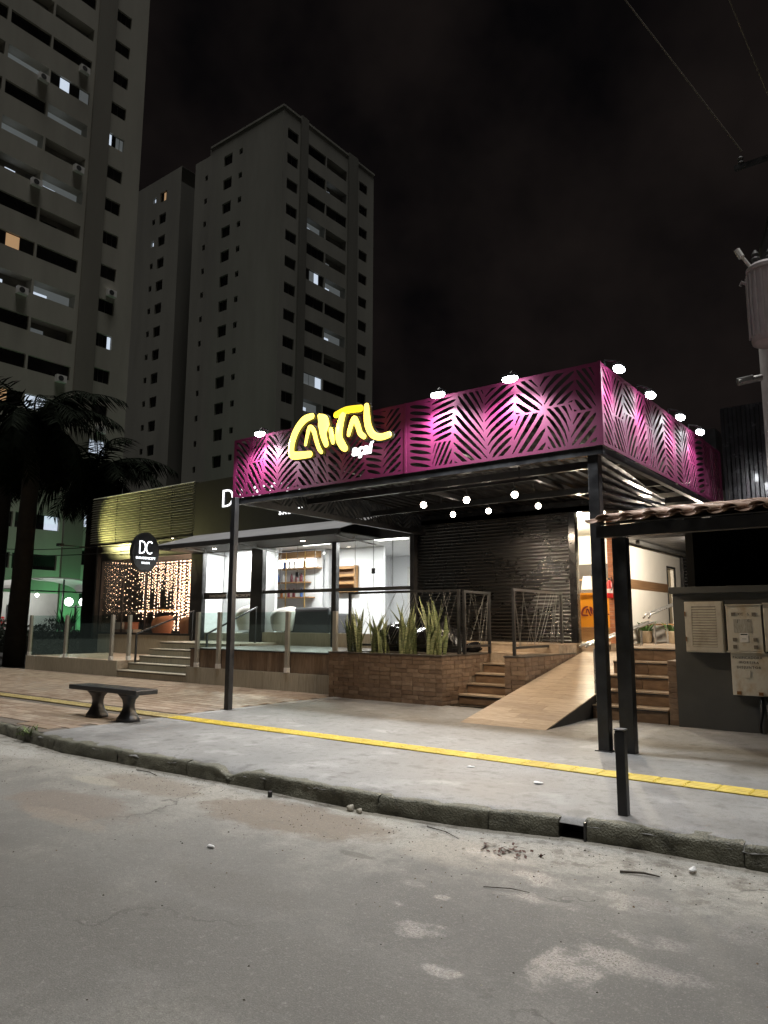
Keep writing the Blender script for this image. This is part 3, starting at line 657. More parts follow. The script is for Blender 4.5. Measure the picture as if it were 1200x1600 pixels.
def stroke(pts, rs, y, sx=1, ox=0, oz=0, sy=.4):
    p, r = smooth_path(pts, rs); mb = MB()
    q = [(ox+a*sx, y, oz+b*sx) for a, b in p]; r = [c*sx for c in r]
    mb.tube(q, r, 10, cap=True, sy=sy); mb.ball(q[0], r[0], 12, 8, sy=sy); mb.ball(q[-1], r[-1], 12, 8, sy=sy); return mb
BW = {'letter_c':1.0,'letter_a':.74,'letter_p':1.0,'letter_i':.85,'letter_t_bar':.95,'letter_t_stem':.95,'letter_a.':.85,'letter_l':1.0}
for k, (p, r) in ST.items():
    part(k.rstrip('.'), stroke(p, [c*BW[k] for c in r], 7.62), M['signyellow2'] if k == 'letter_t_bar' else M['signyellow'], sg, smooth=True)
    part('letter_back', stroke(p, [c*BW[k]+.016 for c in r], 7.675, sy=.22), M['black'], sg, smooth=True)
def text(body, size, m, parent, loc, rot, extrude=.01, name='lettering', offset=0, align='LEFT', shear=0, spacing=1, sx=1):
    cu = bpy.data.curves.new('t', 'FONT'); cu.body = body; cu.size = size; cu.extrude = extrude; cu.offset = offset; cu.align_x = align; cu.shear = shear; cu.space_character = spacing; cu.resolution_u = 4
    tmp = bpy.data.objects.new('tmp', cu); COL.objects.link(tmp)
    me = bpy.data.meshes.new_from_object(tmp.evaluated_get(bpy.context.evaluated_depsgraph_get())); bpy.data.objects.remove(tmp); bpy.data.curves.remove(cu)
    me.name = name; me.materials.clear(); me.materials.append(m)
    o = link(name, me, parent, Vector(loc)-origin(parent)); o.rotation_euler = rot; o.scale = (sx,1,1); return o
text('açaí', .23, M['signwhite'], sg, (-6.42, 7.64, 3.80), (R(90),0,0), .012, 'small_word', .006, shear=.15)
part('sign_bracket', MB().tube([(-7.3,7.68,4.1),(-7.3,7.80,4.1)], .012, 6).tube([(-6.05,7.68,4.2),(-6.05,7.80,4.2)], .012, 6).tube([(-6.6,7.68,4.3),(-6.6,7.80,4.3)], .012, 6), M['black'], sg)
lamp_parent(point('sign_glow', (-6.7,7.52,4.25), 4.5, (1,.75,.2), .03), sg)
# ------------------------------------------------------------------ açaí shop building behind the canopy
sh = thing('acai_shop', (-6.5, 15, 1.1), 'dark shop building with black ribbed shutter and lit glass entrance under the canopy', 'shop')
shut = MB(); vs_ = []; fs = []; prof = []
z = 1.135
while z < 3.93:
    prof += [(0,z),(-.014,z+.006),(-.024,z+.018),(-.027,z+.03),(-.022,z+.042),(-.01,z+.052),(.0,z+.056),(.006,z+.064)]; z += .07
for (dy, zz) in prof: vs_ += [(-9.28,13.37+dy,zz),(-5.66,13.37+dy,zz)]
shut.add(vs_, [(2*i,2*i+1,2*i+3,2*i+2) for i in range(len(prof)-1)])
part('roller_shutter', shut, M['shutter'], sh, smooth=True)
part('shutter_backing', MB().box(-9.28,-5.66,13.40,13.45,1.1,5.0), M['black'], sh)
part('column', MB().box(-5.68,-5.535,13.25,13.40,.9,3.84), M['blackgloss'], sh, bevel=.01)
part('column', MB().box(-9.40,-9.285,13.22,13.42,.9,3.84), M['black'], sh, bevel=.01)
part('head_box', MB().box(-9.28,-4.8,13.20,13.36,3.60,3.84), M['blackgloss'], sh, bevel=.01)
# glazed entrance
part('sill_wall', MB().box(-5.532,-4.96,13.30,13.5,.6,1.12), M['mortar'], sh)
for i in range(2): part('sill_tile', MB().box(-5.53+i*.285,-5.25+i*.285,13.285,13.299,.9,1.12), M['woodtile'], sh)
part('glass_door', MB().box(-5.53,-5.25,13.335,13.345,1.14,3.58), M['glass'], sh)
part('glass_door', MB().box(-5.245,-4.965,13.335,13.345,1.14,3.58), M['glass'], sh)
pier = part('brick_pier', MB().box(-4.95,-4.765,13.32,13.55,.9,3.6), M['mortar'], sh)
M['redbrick'] = mat('red_brick', (0,0,0), .7, rnd=[(.42,.17,.08),(.5,.22,.11),(.36,.13,.06)], col2=(.65,.6,.55), scale=12, bump=.2)
rb = bevel_box_mesh('brick', .178, .02, .066, .003, M['redbrick'])
for k in range(33): piece('brick', rb, pier, (-4.857, 13.315, 1.17+k*.073))
# interior
part('floor', MB().box(-9.3,-4.96,13.5,18.2,1.05,1.128), M['woodtile'], sh)
part('ceiling', MB().box(-9.3,-4.96,13.47,18.2,3.72,3.8), M['whitewall'], sh)
part('inner_wall', MB().box(-9.3,-4.96,17.9,18.1,1.13,3.72), M['whitewall'], sh)
part('inner_wall', MB().box(-9.3,-9.2,13.5,17.9,1.13,3.72), M['whitewall'], sh)
sw_ = part('side_wall', MB().box(-4.955,-4.755,13.56,16.3,1.12,3.02).box(-4.955,-4.755,16.9,18.2,1.12,3.02).box(-4.955,-4.755,16.3,16.9,2.72,3.02), M['whitewall'], sh)
part('brown_band', MB().box(-4.757,-4.742,13.56,16.28,2.16,2.34), mat('band_wood', (.16,.09,.045), .5, col2=(.25,.15,.08), scale=4, stretch=(1,.3,6)), sh)
part('door_frame', MB().box(-4.77,-4.74,16.86,16.9,1.13,2.74).box(-4.77,-4.74,16.28,16.32,1.13,2.74).box(-4.77,-4.74,16.33,16.85,2.70,2.74), M['black'], sh)
part('door', MB().box(-4.88,-4.84,16.32,16.86,1.13,2.7), mat('cream_door', (.6,.52,.38), .5), sh)
part('soffit', MB().box(-4.95,-2.6,13.40,18.2,3.03,3.1), M['black'], sh)
part('upper_wall', MB().box(-9.3,-2.96,13.41,18.2,3.84,4.9), M['black'], sh)
part('soffit_frame', MB().box(-4.5,-4.43,13.6,18.1,2.96,3.025).box(-3.4,-3.33,13.6,18.1,2.96,3.025), M['charcoal'], sh)
for (a, b) in [(-6.24,14.4),(-6.0,15.0),(-5.6,15.4),(-7.2,15.2),(-5.3,14.0)]:
    l = part('downlight', MB().lathe(a, b, [(.07,3.705),(.075,3.719)], 14), M['panel_light'], sh)
lamp_parent(point('shop_downlight', (-5.9,14.3,3.5), 420, (1,.86,.66), .05), sh)
lamp_parent(point('shop_downlight', (-7.2,15.9,3.5), 240, (1,.86,.66), .05), sh)
al_l = thing('alley_fill_lamp', (-3.3,13.8,2.93), 'added flat warm lamp hidden under the alley ceiling beside the white wall', 'lamp')  # added out of sight to light the white alley wall
part('diffuser', MB().lathe(-3.3, 13.8, [(.09,2.905),(.10,2.93)], 16), M['bulb'], al_l); part('base', MB().lathe(-3.3,13.8,[(.11,2.9305),(.11,2.955)],16), M['white'], al_l)
lamp_parent(point('alley_fill', (-3.3,13.8,2.84), 210, (1,.86,.68), .04), al_l)
# dark louvre gate at the alley end
gt = thing('louvred_gate', (-3.9,17.2,1.13), 'black louvred gate closing the far end of the alley', 'gate')
part('gate_frame', MB().box(-4.70,-4.64,17.18,17.24,1.13,3.0).box(-3.1,-3.04,17.18,17.24,1.13,3.0), M['black'], gt)
for k in range(24):
    zz = 1.2+k*.074; part('slat', MB().add([(-4.64,17.18,zz),(-3.1,17.18,zz),(-3.1,17.22,zz+.055),(-4.64,17.22,zz+.055),(-4.64,17.185,zz-.008),(-3.1,17.185,zz-.008),(-3.1,17.228,zz+.05),(-4.64,17.228,zz+.05)],[(0,1,2,3),(7,6,5,4),(0,4,5,1),(2,6,7,3)]), M['blackgloss'], gt)
# orange counter with dark red lettering
ct = thing('service_counter', (-6.0,14.8,1.13), 'orange shop counter with dark red lettering behind the glass entrance', 'counter')
M['orange'] = mat('orange_laminate', (.78,.30,.02), .4)
part('front_panel', MB().box(-7.6,-5.02,14.60,14.64,1.42,2.08), M['orange'], ct)
part('base', MB().box(-7.6,-5.02,14.63,15.1,1.13,1.415), M['wood'], ct); part('worktop', MB().box(-7.6,-5.0,14.58,15.2,2.083,2.12), M['orange'], ct)
M['darkred'] = mat('dark_red', (.16,.015,.02), .5)
lg = MB()
for k, (p, r) in ST.items():
    b_ = stroke(p, r, 14.592, .31, -5.73+6.7*.31, 1.745-4.2*.31, sy=.05); lg.add(b_.v, b_.f)
part('lettering', lg, M['darkred'], ct)
# shelves behind the counter
sf = thing('back_shelf', (-6.0,17.6,1.13), 'dark back shelf behind the orange counter', 'shelf')
part('cabinet', MB().box(-8.0,-5.0,17.5,17.88,1.13,2.95), mat('shelf_grey', (.06,.05,.045), .5), sf)
part('shelf_board', MB().box(-7.98,-5.02,17.47,17.498,2.2,2.24).box(-7.98,-5.02,17.47,17.498,2.55,2.59), M['wood'], sf)
text('acai', .12, M['signwhite'], sf, (-6.9,17.46,2.72), (R(90),0,0), .003)
dp = thing('juice_dispenser', (-5.95,14.85,2.12), 'clear drinks dispenser standing on the orange counter', 'dispenser')
part('tank', MB().add([(-6.07,14.75,2.2),(-5.83,14.75,2.2),(-5.83,14.95,2.2),(-6.07,14.95,2.2),(-6.03,14.78,2.48),(-5.87,14.78,2.48),(-5.87,14.92,2.48),(-6.03,14.92,2.48)],[(3,2,1,0),(4,5,6,7),(0,1,5,4),(1,2,6,5),(2,3,7,6),(3,0,4,7)]), M['white'], dp); part('foot', MB().box(-6.08,-5.82,14.74,14.96,2.122,2.198), M['steel'], dp)
fe = thing('fire_extinguisher', (-4.87,13.22,1.98), 'red fire extinguisher hung on the brick pier', 'fire extinguisher')
M['red'] = mat('red_enamel', (.55,.02,.02), .3)
part('cylinder', MB().lathe(-4.90,13.23,[(.05,1.96),(.055,1.98),(.055,2.22),(.03,2.27),(.015,2.29)],14), M['red'], fe, smooth=True); part('label_band', MB().lathe(-4.90,13.23,[(.0558,2.05),(.0558,2.13)],14), M['white'], fe)
part('valve', MB().box(-4.92,-4.88,13.21,13.25,2.29,2.33).tube([(-4.90,13.23,2.32),(-4.84,13.2,2.34),(-4.83,13.2,2.2),(-4.85,13.2,2.1)], .008, 6), M['black'], fe)
# potted plants
M['leaf'] = mat('plant_leaf', (.05,.13,.03), .45, col2=(.09,.2,.05), scale=6)
M['pot'] = mat('stone_pot', (.62,.52,.38), .6, col2=(.5,.41,.29), scale=7, stretch=(6,6,1))
def blade_leaf(mb, base, direction, L, w, droop, n=5, twist=0):
    d = Vector(direction).normalized(); side = d.cross(Vector((0,0,1))); side = side.normalized() if side.length > 1e-4 else Vector((1,0,0))
    vs_ = []; p = Vector(base)
    for i in range(n+1):
        t = i/n; ww = w*math.sin(math.pi*min(.98, .12+.86*t))**.8 if i < n else .001
        vs_ += [p - side*ww, p + side*ww]; st = (d + Vector((0,0,-1))*droop*t*t).normalized(); p = p + st*L/n
    mb.add(vs_, [(2*i,2*i+1,2*i+3,2*i+2) for i in range(n)])
def potted(x, y, z, s, lb, seed):
    rg = random.Random(seed); p = thing('potted_plant', (x,y,z), lb, 'potted plant', 'potted plants in the alley')
    part('pot', MB().lathe(x,y,[(.10*s,z),(.125*s,z+.02),(.165*s,z+.3*s),(.17*s,z+.32*s),(.15*s,z+.32*s),(.145*s,z+.28*s)],18), M['pot'], p, smooth=True)
    for k in range(22):
        a = rg.uniform(0, 6.28); e = rg.uniform(.5, 1.4); mb = MB()
        blade_leaf(mb, (x+.05*math.cos(a), y+.05*math.sin(a), z+.28*s), (math.cos(a), math.sin(a), e*1.3), rg.uniform(.28,.48)*s, rg.uniform(.03,.05)*s, rg.uniform(.5,1.5)); part('leaf', mb, M['leaf'], p, smooth=True)
potted(-4.60,14.25,1.131,.72,'leafy green plant in a pale pot against the white alley wall',1)
potted(-4.15,14.35,1.131,.72,'bushy green plant in a pale pot next to the black gate',2)
ot = thing('small_table', (-4.42,14.75,1.13), 'small dark side table between the two potted plants', 'table')
part('top', MB().box(-4.75,-4.1,14.6,14.95,1.47,1.5), M['wood'], ot); [part('leg', MB().box(a,a+.03,b,b+.03,1.131,1.469), M['black'], ot) for a in (-4.74,-4.14) for b in (14.61,14.91)]

# steel handrails on the stair
hr = thing('steel_handrail', (-4.2,12,.35), 'polished steel double handrail climbing beside the ramp', 'handrail')
def ramp_z(y): return .15+RS*(y-RY0)
for (yy, zb) in [(10.62,.346),(11.75,.70),(12.75,.89),(13.5,1.03),(14.25,1.13),(15.1,1.13)]:
    part('post', MB().tube([(-4.2,yy,max(zb,ramp_z(yy)-.1 if yy<14 else 1.13)-.01),(-4.2,yy,(1.14 if yy < 11 else 1.14+.115*(yy-10.62)))], .019, 12).tube([(-4.2,yy,zb-.005),(-4.2,yy,zb+.012)], .04, 12), M['steel'], hr, smooth=False)
for o_, zz in ((-.045,.02),(.045,.02)):
    part('rail', MB().tube([(-4.2+o_,10.2,1.17),(-4.2+o_,10.28,1.19),(-4.2+o_,13.3,1.53),(-4.2+o_,13.36,1.49)], .019, 12), M['steel'], hr, smooth=True)
    part('rail', MB().tube([(-4.2+o_,13.05,1.60),(-4.2+o_,13.15,1.66),(-4.2+o_,15.3,1.95),(-4.2+o_,15.36,1.9)], .019, 12), M['steel'], hr, smooth=True)

# ------------------------------------------------------------------ black wire railings
M['wire'] = mat('wire_grey', (.2,.2,.195), .4, .3)
def railing(name, p0, p1, z0, z1, lb, seed, dark=False):
    rg = random.Random(seed); a, b = Vector((*p0,0)), Vector((*p1,0)); d = b-a; L_ = d.length; d.normalize()
    r = thing(name, ((p0[0]+p1[0])/2,(p0[1]+p1[1])/2,z0), lb, 'railing', 'wire railings round the platform')
    def bar(t0, h0, t1, h1, w, nm, m):
        q0, q1 = a+d*t0, a+d*t1; part(nm, MB().tube([(q0.x,q0.y,h0),(q1.x,q1.y,h1)], w, 4 if nm != 'wire' else 5), m, r)
    bar(.03,z0,.03,z1,.032,'post',M['black']); bar(L_-.03,z0,L_-.03,z1,.032,'post',M['black'])
    bar(0,z1,L_,z1,.03,'top_rail',M['black']); bar(.03,z0+.13,L_-.03,z0+.13,.028,'bottom_rail',M['black'])
    n = max(7, int(L_*9))
    for k in range(n):
        t = .06+(L_-.12)*rg.random(); s_ = rg.choice([-.45,-.3,-.2,.2,.3,.45,.55,.6]); t2 = min(max(t+s_, .05), L_-.05)
        bar(t, z0+.14, t2, z1-.02, .0028, 'wire', M['wire'])
    return r
railing('wire_railing', (-9.22,10.93), (-6.70,10.93), .955, 2.06, 'black frame railing strung with crossing wires behind the snake plants', 3)
railing('wire_railing', (-6.66,10.97), (-6.66,11.9), .966, 2.04, 'short wire railing turning the planter corner beside the small steps', 5)
railing('wire_railing', (-5.70,10.95), (-5.70,12.9), .966, 2.05, 'wire railing on the low brick wall beside the ramp', 8)

# ------------------------------------------------------------------ snake plants
M['snake'] = mat('snake_leaf', (.07,.10,.04), .45, col2=(.24,.27,.13), scale=14, stretch=(1,1,7), lo=.42, hi=.58, detail=3)
M['snake2'] = mat('snake_leaf_pale', (.12,.16,.06), .45, col2=(.36,.37,.2), scale=12, stretch=(1,1,6), lo=.42, hi=.6, detail=3)
def snake(x, y, h, n, lb, seed, sp=.16):
    rg = random.Random(seed); p = thing('snake_plant', (x,y,.93), lb, 'snake plant', 'snake plants in the brick planter')
    for k in range(n):
        bx, by = x+rg.uniform(-sp,sp), y+rg.uniform(-.1,.1); hh = h*(rg.uniform(.3,.6) if rg.random() < .3 else rg.uniform(.65,1.0)); lean = rg.gauss(0,.2), rg.gauss(0,.14); w = rg.uniform(.027,.042); tw = rg.uniform(-1,1); mb = MB(); vs_ = []
        m_ = 8
        for i in range(m_+1):
            t = i/m_; ww = w*(.62+.5*math.sin(math.pi*t*.8))*(1-t**5) if i < m_ else .001; an = tw + t*.9*tw
            cx, cy_ = bx+lean[0]*t*t*hh+ .012*math.sin(5*t+k), by+lean[1]*t*t*hh; z = .90+hh*t; c, s_ = math.cos(an), math.sin(an)*.8
            vs_ += [(cx-ww*c, cy_-ww*s_, z), (cx+.25*ww*s_, cy_-.25*ww*c-.004, z), (cx+ww*c, cy_+ww*s_, z)]
        mb.add(vs_, [(3*i+q,3*i+q+1,3*i+q+4,3*i+q+3) for i in range(m_) for q in (0,1)])
        part('leaf', mb, M['snake'] if rg.random() < .55 else M['snake2'], p, smooth=True)
snake(-8.80,10.6,.92,27,'leftmost snake plant in the brick planter, dark and spreading',1,.2)
snake(-8.22,10.6,.78,23,'shortest snake plant, second from the left in the brick planter',2,.15)
snake(-7.58,10.6,1.02,26,'dense tall snake plant, third from the left in the brick planter',3,.13)
snake(-7.02,10.6,1.1,26,'tallest snake plant with splayed leaves at the right end of the planter',4,.16)

# ------------------------------------------------------------------ black plastic covered heap
hp = MB(); vs_ = []; nu, nv = 46, 26
for i in range(nu+1):
    for j in range(nv+1):
        u, v = i/nu, j/nv; an = math.pi*v
        e = math.sin(math.pi*min(1,max(0,u)))**.28
        yy = 11.55 - .42*math.cos(an)*e; zz = .97 + .60*math.sin(an)**.55*e*(.85+.15*math.sin(u*9))
        w = .05*noise.noise(Vector((u*9,v*7,1))) + .03*noise.noise(Vector((u*24,v*20,2)))
        vs_.append((-9.0+1.95*u + w*.5, yy+w, max(.966, zz+w*(1 if .05<v<.95 else 0))))
hp.add(vs_, [(i*(nv+1)+j,(i+1)*(nv+1)+j,(i+1)*(nv+1)+j+1,i*(nv+1)+j+1) for i in range(nu) for j in range(nv)])
solo('covered_heap', hp, mat('black_plastic', (.008,.008,.009), .22, bump=.35, bscale=14, bdist=.03), 'long heap wrapped in crumpled black plastic behind the wire railing', 'covered heap', loc=(-8.0,11.55,.97), smooth=True)
bgm = MB(); bgm.ball((-6.95,11.78,1.05), .13, 18, 12, sz=.75, sx=1.3)
for i, p_ in enumerate(bgm.v):
    q = Vector(p_); w = .04*noise.noise(q*9)+.02*noise.noise(q*25); bgm.v[i] = (p_[0]+w, p_[1]+w, max(.968, p_[2]+w))
solo('rubbish_bag', bgm, bpy.data.materials['black_plastic'], 'small crumpled black plastic bag at the head of the small steps', 'bag', loc=(-6.95,11.8,.97), smooth=True)
# ------------------------------------------------------------------ salon terrace, steps, balustrades
tr = tag(link('salon_terrace', None), kind='structure')
part('terrace_slab', MB().box(-20.93,-16.42,10.62,13.6,.1,.515), M['mortar'], tr)
for i in range(10):
    for j in range(3): part('floor_tile', MB().box(-20.92+i*.45+.003,-20.92+(i+1)*.45-.003,10.63+j*.9+.003,10.63+(j+1)*.9-.003,.516,.532), M['woodtile'], tr)
for i in range(9): part('wall_tile', MB().box(-20.93+i*.501+.003,-20.93+(i+1)*.501-.003,10.60,10.6185,.145,.534), M['cream'], tr)
part('side_tile', MB().box(-20.95,-20.932,10.62,13.5,.145,.53), M['cream'], tr)
part('platform_slab', MB().box(-13.64,-9.19,10.66,13.5,.1,.90), M['mortar'], tr)
part('platform_slab', MB().box(-16.4,-13.64,12.15,13.5,.1,.96), M['mortar'], tr)
for i in range(9): part('wall_tile', MB().box(-13.66+i*.497+.003,-13.66+(i+1)*.497-.003,10.575,10.60,.145,.50), M['cream'], tr)
part('ledge', MB().box(-13.66,-9.19,10.602,10.66,.1,.498), M['mortar'], tr)
for i in range(41): part('wood_strip', MB().box(-13.63+i*.1083+.0015,-13.63+(i+1)*.1083-.0015,10.640,10.6595,.502,.885), M['woodstrip'], tr)
part('platform_edge', MB().box(-13.64,-9.19,10.622,10.72,.888,.915), M['charcoal'], tr)
part('platform_floor', MB().box(-13.64,-9.19,10.722,13.36,.901,.918), mat('dark_floor', (.09,.085,.075), .45, col2=(.14,.13,.115), scale=3), tr)
for i in range(3): part('floor_tile', MB().box(-16.4+i*.92+.003,-16.4+(i+1)*.92-.003,12.16,13.36,.961,.98), M['cream'], tr)
stair('salon_steps', -16.4, -13.68, 10.62, .1655, .3, 5, .15, 'pale tiled steps climbing to the salon between two glass balustrades', M['cream'], M['cream'], tilew=.68)
part('step_cheek', MB().box(-13.678,-13.645,10.575,10.9,.145,.52), M['cream'], tr)

def balustrade(name, posts, z0, zg, z1, lb, y=10.62):
    b = thing(name, (sum(p[0] for p in posts)/len(posts), y, z0), lb, 'balustrade', 'glass balustrades of the salon')
    M.setdefault('postmetal', mat('post_metal', (.42,.4,.35), .35, .25, col2=(.34,.33,.29), scale=5))
    for (px, py) in posts:
        part('post', MB().box(px-.045,px+.045,py-.05,py+.02,z0,z1), M['postmetal'], b, bevel=.004)
        part('post_foot', MB().box(px-.05,px+.05,py-.056,py+.026,z0,z0+.1), M['white'], b, bevel=.004)
    for (a, c) in zip(posts, posts[1:]):
        g0, g1 = Vector((a[0]+.055,a[1],0)), Vector((c[0]-.055,c[1],0)); n_ = Vector((-(g1-g0).y,(g1-g0).x,0)).normalized()*.005
        q = [g0-n_, g1-n_, g1+n_, g0+n_]
        part('glass_pane', MB().add([(v.x,v.y,zg) for v in q]+[(v.x,v.y,z1-.01) for v in q], [(3,2,1,0),(4,5,6,7),(0,1,5,4),(1,2,6,5),(2,3,7,6),(3,0,4,7)]), M['green_glass'], b)
    return b
balustrade('glass_balustrade', [(-20.86,10.67),(-18.95,10.67),(-16.78,10.67)], .534, .56, 1.66, 'left glass balustrade with pale posts at the terrace edge')
balustrade('glass_balustrade', [(-16.47,10.95),(-16.47+.001,12.8)], .534, .56, 1.66, 'glass balustrade beside the left of the salon steps', 10.95) if False else None
sp_ = thing('newel_post', (-16.46,10.95,.534), 'single pale post standing at the head of the left terrace glass', 'post')
part('post', MB().box(-16.505,-16.415,10.90,10.97,.534,1.66), M['postmetal'], sp_, bevel=.004); part('post_foot', MB().box(-16.51,-16.41,10.894,10.976,.534,.64), M['white'], sp_, bevel=.004)
balustrade('glass_balustrade', [(-13.33,10.60),(-12.60,10.60),(-10.52,10.60),(-9.26,10.60)], .503, .92, 1.71, 'green tinted glass balustrade in front of the bright salon windows')
def sloped_rail(x, y0, z0, zt0, y1, zt1, lb):
    r = thing('stair_handrail', (x,y0,z0), lb, 'handrail', 'black salon handrails')
    part('post', MB().box(x-.02,x+.02,y0-.02,y0+.02,z0,zt0), M['black'], r)
    part('rail', MB().tube([(x,y0,zt0),(x,y1,zt1)], .026, 4), M['black'], r); part('post', MB().box(x-.02,x+.02,y1-.06,y1-.02,.98,zt1-.03), M['black'], r)
sloped_rail(-16.25,11.0,.48,1.2,12.75,1.79,'slanting black handrail on the left of the salon steps')
sloped_rail(-13.88,11.3,.64,1.22,12.85,1.87,'slanting black handrail on the right of the salon steps')

# ------------------------------------------------------------------ salon building
sa = thing('salon', (-15.5,15,.9), 'beauty salon with bright glass front, black sign band and slatted screen on its left', 'salon')
YF = 13.35
# left bay
part('base_wall', MB().box(-21.83,-17.12,13.37,13.5,.5,1.10), M['mortar'], sa)
for i in range(9): part('wall_tile', MB().box(-21.83+i*.523+.003,-21.83+(i+1)*.523-.003,13.35,13.369,.533,1.10), M['cream'], sa)
part('bay_frame', MB().box(-21.86,-21.78,13.32,13.42,1.10,3.95).box(-17.2,-17.1,13.32,13.42,1.10,3.95).box(-21.78,-17.2,13.32,13.42,3.44,3.95).box(-21.78,-17.2,13.33,13.41,1.10,1.16), M['black'], sa)
part('mullion', MB().box(-20.6,-20.57,13.35,13.39,1.16,3.44).box(-19.4,-19.37,13.35,13.39,1.16,3.44).box(-21.78,-20.6,13.35,13.39,2.2,2.225), M['black'], sa)
for a, b in ((-21.78,-20.6),(-20.57,-19.4),(-19.37,-17.2)): part('glass_pane', MB().box(a+.004,b-.004,13.365,13.372,1.16,3.44), M['glass'], sa)
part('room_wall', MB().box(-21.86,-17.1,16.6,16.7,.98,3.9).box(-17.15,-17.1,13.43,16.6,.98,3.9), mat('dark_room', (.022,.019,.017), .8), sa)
for q in range(2): part('glass_pane', MB().box(-21.835,-21.828,13.45+q*1.57,13.45+(q+1)*1.57-.02,1.02,3.44), M['glass'], sa)
part('mullion', MB().box(-21.85,-21.81,15.0,15.03,1.02,3.46), M['black'], sa)
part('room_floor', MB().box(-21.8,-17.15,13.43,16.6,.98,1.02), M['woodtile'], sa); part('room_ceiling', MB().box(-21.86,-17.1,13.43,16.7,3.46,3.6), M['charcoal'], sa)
# slatted screen
part('screen_backing', MB().box(-22.4,-17.15,13.36,13.45,4.02,5.55), mat('screen_backing', (.05,.05,.04), .8), sa)
M['slat'] = mat('slat_metal', (0,0,0), .5, rnd=[(.34,.34,.26),(.4,.4,.31),(.3,.3,.23)], col2=(.7,.7,.66), scale=2, stretch=(1,1,1), bump=.05)
sm = MB(); sm.add([(-2.66,-.06,-.022),(2.66,-.06,-.022),(2.66,.0,.03),(-2.66,.0,.03),(-2.66,-.05,-.03),(2.66,-.05,-.03),(2.66,.01,.022),(-2.66,.01,.022)],[(0,1,2,3),(7,6,5,4),(0,4,5,1),(2,6,7,3),(0,3,7,4),(1,5,6,2)])
sme = sm.mesh('slat', M['slat'])
for k in range(20): piece('slat', sme, sa, (-19.82, 13.31, 4.06+k*.078), rot=(random.gauss(0,.08), 0, random.gauss(0,.0015)))
for xx in (-21.2,-19.9,-18.3): part('slat_rail', MB().box(xx,xx+.03,13.32,13.358,4.03,5.58), M['charcoal'], sa)
# main front
part('sign_band', MB().box(-17.12,-9.35,13.28,13.45,3.93,5.50), mat('sign_band', (.022,.022,.024), .45, col2=(.03,.03,.032), scale=2), sa)
part('pillar', MB().box(-17.09,-16.62,13.28,13.42,.98,3.93), M['black'], sa)
part('pillar', MB().box(-14.62,-14.18,13.28,13.42,.92,3.93), M['black'], sa)
part('pillar', MB().box(-11.78,-11.64,13.30,13.42,.92,3.93), M['black'], sa)
part('pillar', MB().box(-9.41,-9.36,13.30,13.42,.92,3.93), M['black'], sa)
part('head_rail', MB().box(-16.62,-14.62,13.32,13.40,3.42,3.93).box(-14.18,-11.78,13.32,13.40,3.42,3.93).box(-11.64,-9.41,13.32,13.40,3.42,3.93), M['charcoal'], sa)
for a, b in ((-14.18,-11.78),(-11.64,-9.41)):
    m_ = M['greysteel']
    part('transom', MB().box(a,b,13.31,13.37,2.23,2.31), M['charcoal'], sa)
    part('window_base', MB().box(a,b,13.33,13.43,.92,1.24), M['cream'], sa)
    n = 4 if a < -12 else 4
    for i in range(n):
        x0, x1 = a+(b-a)*i/n, a+(b-a)*(i+1)/n
        part('glass_pane', MB().box(x0+.004,x1-.004,13.345,13.353,2.31,3.42), M['glass'], sa)
        if i: part('glazing_joint', MB().box(x0-.004,x0+.004,13.343,13.356,2.312,3.418), M['greysteel'], sa)
    for i in range(2):
        x0, x1 = a+(b-a)*i/2, a+(b-a)*(i+1)/2; part('glass_pane', MB().box(x0+.004,x1-.004,13.345,13.353,1.24,2.23), M['glass'], sa)
    part('lock_plate', MB().box((a+b)/2-.05,(a+b)/2+.05,13.335,13.36,2.62,2.75), M['black'], sa)
part('glass_door', MB().box(-16.6,-15.62,13.345,13.353,1.0,3.42), M['glass'], sa); part('glass_door', MB().box(-15.61,-14.63,13.345,13.353,1.0,3.42), M['glass'], sa)
db = part('door_band', MB().box(-16.6,-15.63,13.335,13.343,2.12,2.3).box(-15.6,-14.64,13.335,13.343,2.12,2.3), M['black'], sa)
text('DANCONCEPT', .10, M['white'], sa, (-16.35,13.333,2.17), (R(90),0,0), .001, spacing=1.1); text('DANCONCEPT', .10, M['white'], sa, (-15.4,13.333,2.17), (R(90),0,0), .001, spacing=1.1)
text('DANCONCEPT', .74, M['signwhite'], sa, (-15.93,13.27,4.66), (R(90),0,0), .012, 'sign_letters', -.012, spacing=1.25)
text('SALON', .2, M['signwhite'], sa, (-13.62,13.27,4.26), (R(90),0,0), .01, 'sign_letters', spacing=1.5)
# interior
IN = M['cool']
part('room_floor', MB().box(-17.05,-9.4,13.44,18.6,1.0,1.2), mat('pale_floor', (.5,.48,.45), .35), sa)
part('room_ceiling', MB().box(-17.05,-9.4,13.44,18.6,3.55,3.65), IN, sa)
part('room_wall', MB().box(-17.05,-9.4,18.4,18.5,1.2,3.55), IN, sa)
part('room_wall', MB().box(-17.05,-16.95,13.44,18.4,1.2,3.55), IN, sa); part('room_wall', MB().box(-9.5,-9.42,13.44,18.4,1.2,3.55), IN, sa)
part('partition', MB().box(-16.9,-14.75,14.3,14.4,1.2,3.54), IN, sa)
part('partition', MB().box(-13.9,-13.75,15.4,18.3,1.2,3.54), mat('grey_wall', (.55,.56,.58), .7), sa)
part('inner_door', MB().box(-13.1,-13.02,18.3,18.39,1.2,3.2).box(-12.1,-12.02,18.3,18.39,1.2,3.2).box(-13.02,-12.1,18.3,18.39,3.12,3.2), M['white'], sa)
part('door_opening', MB().box(-13.02,-12.1,18.36,18.395,1.2,3.12), mat('mid_grey', (.22,.22,.22), .6), sa)
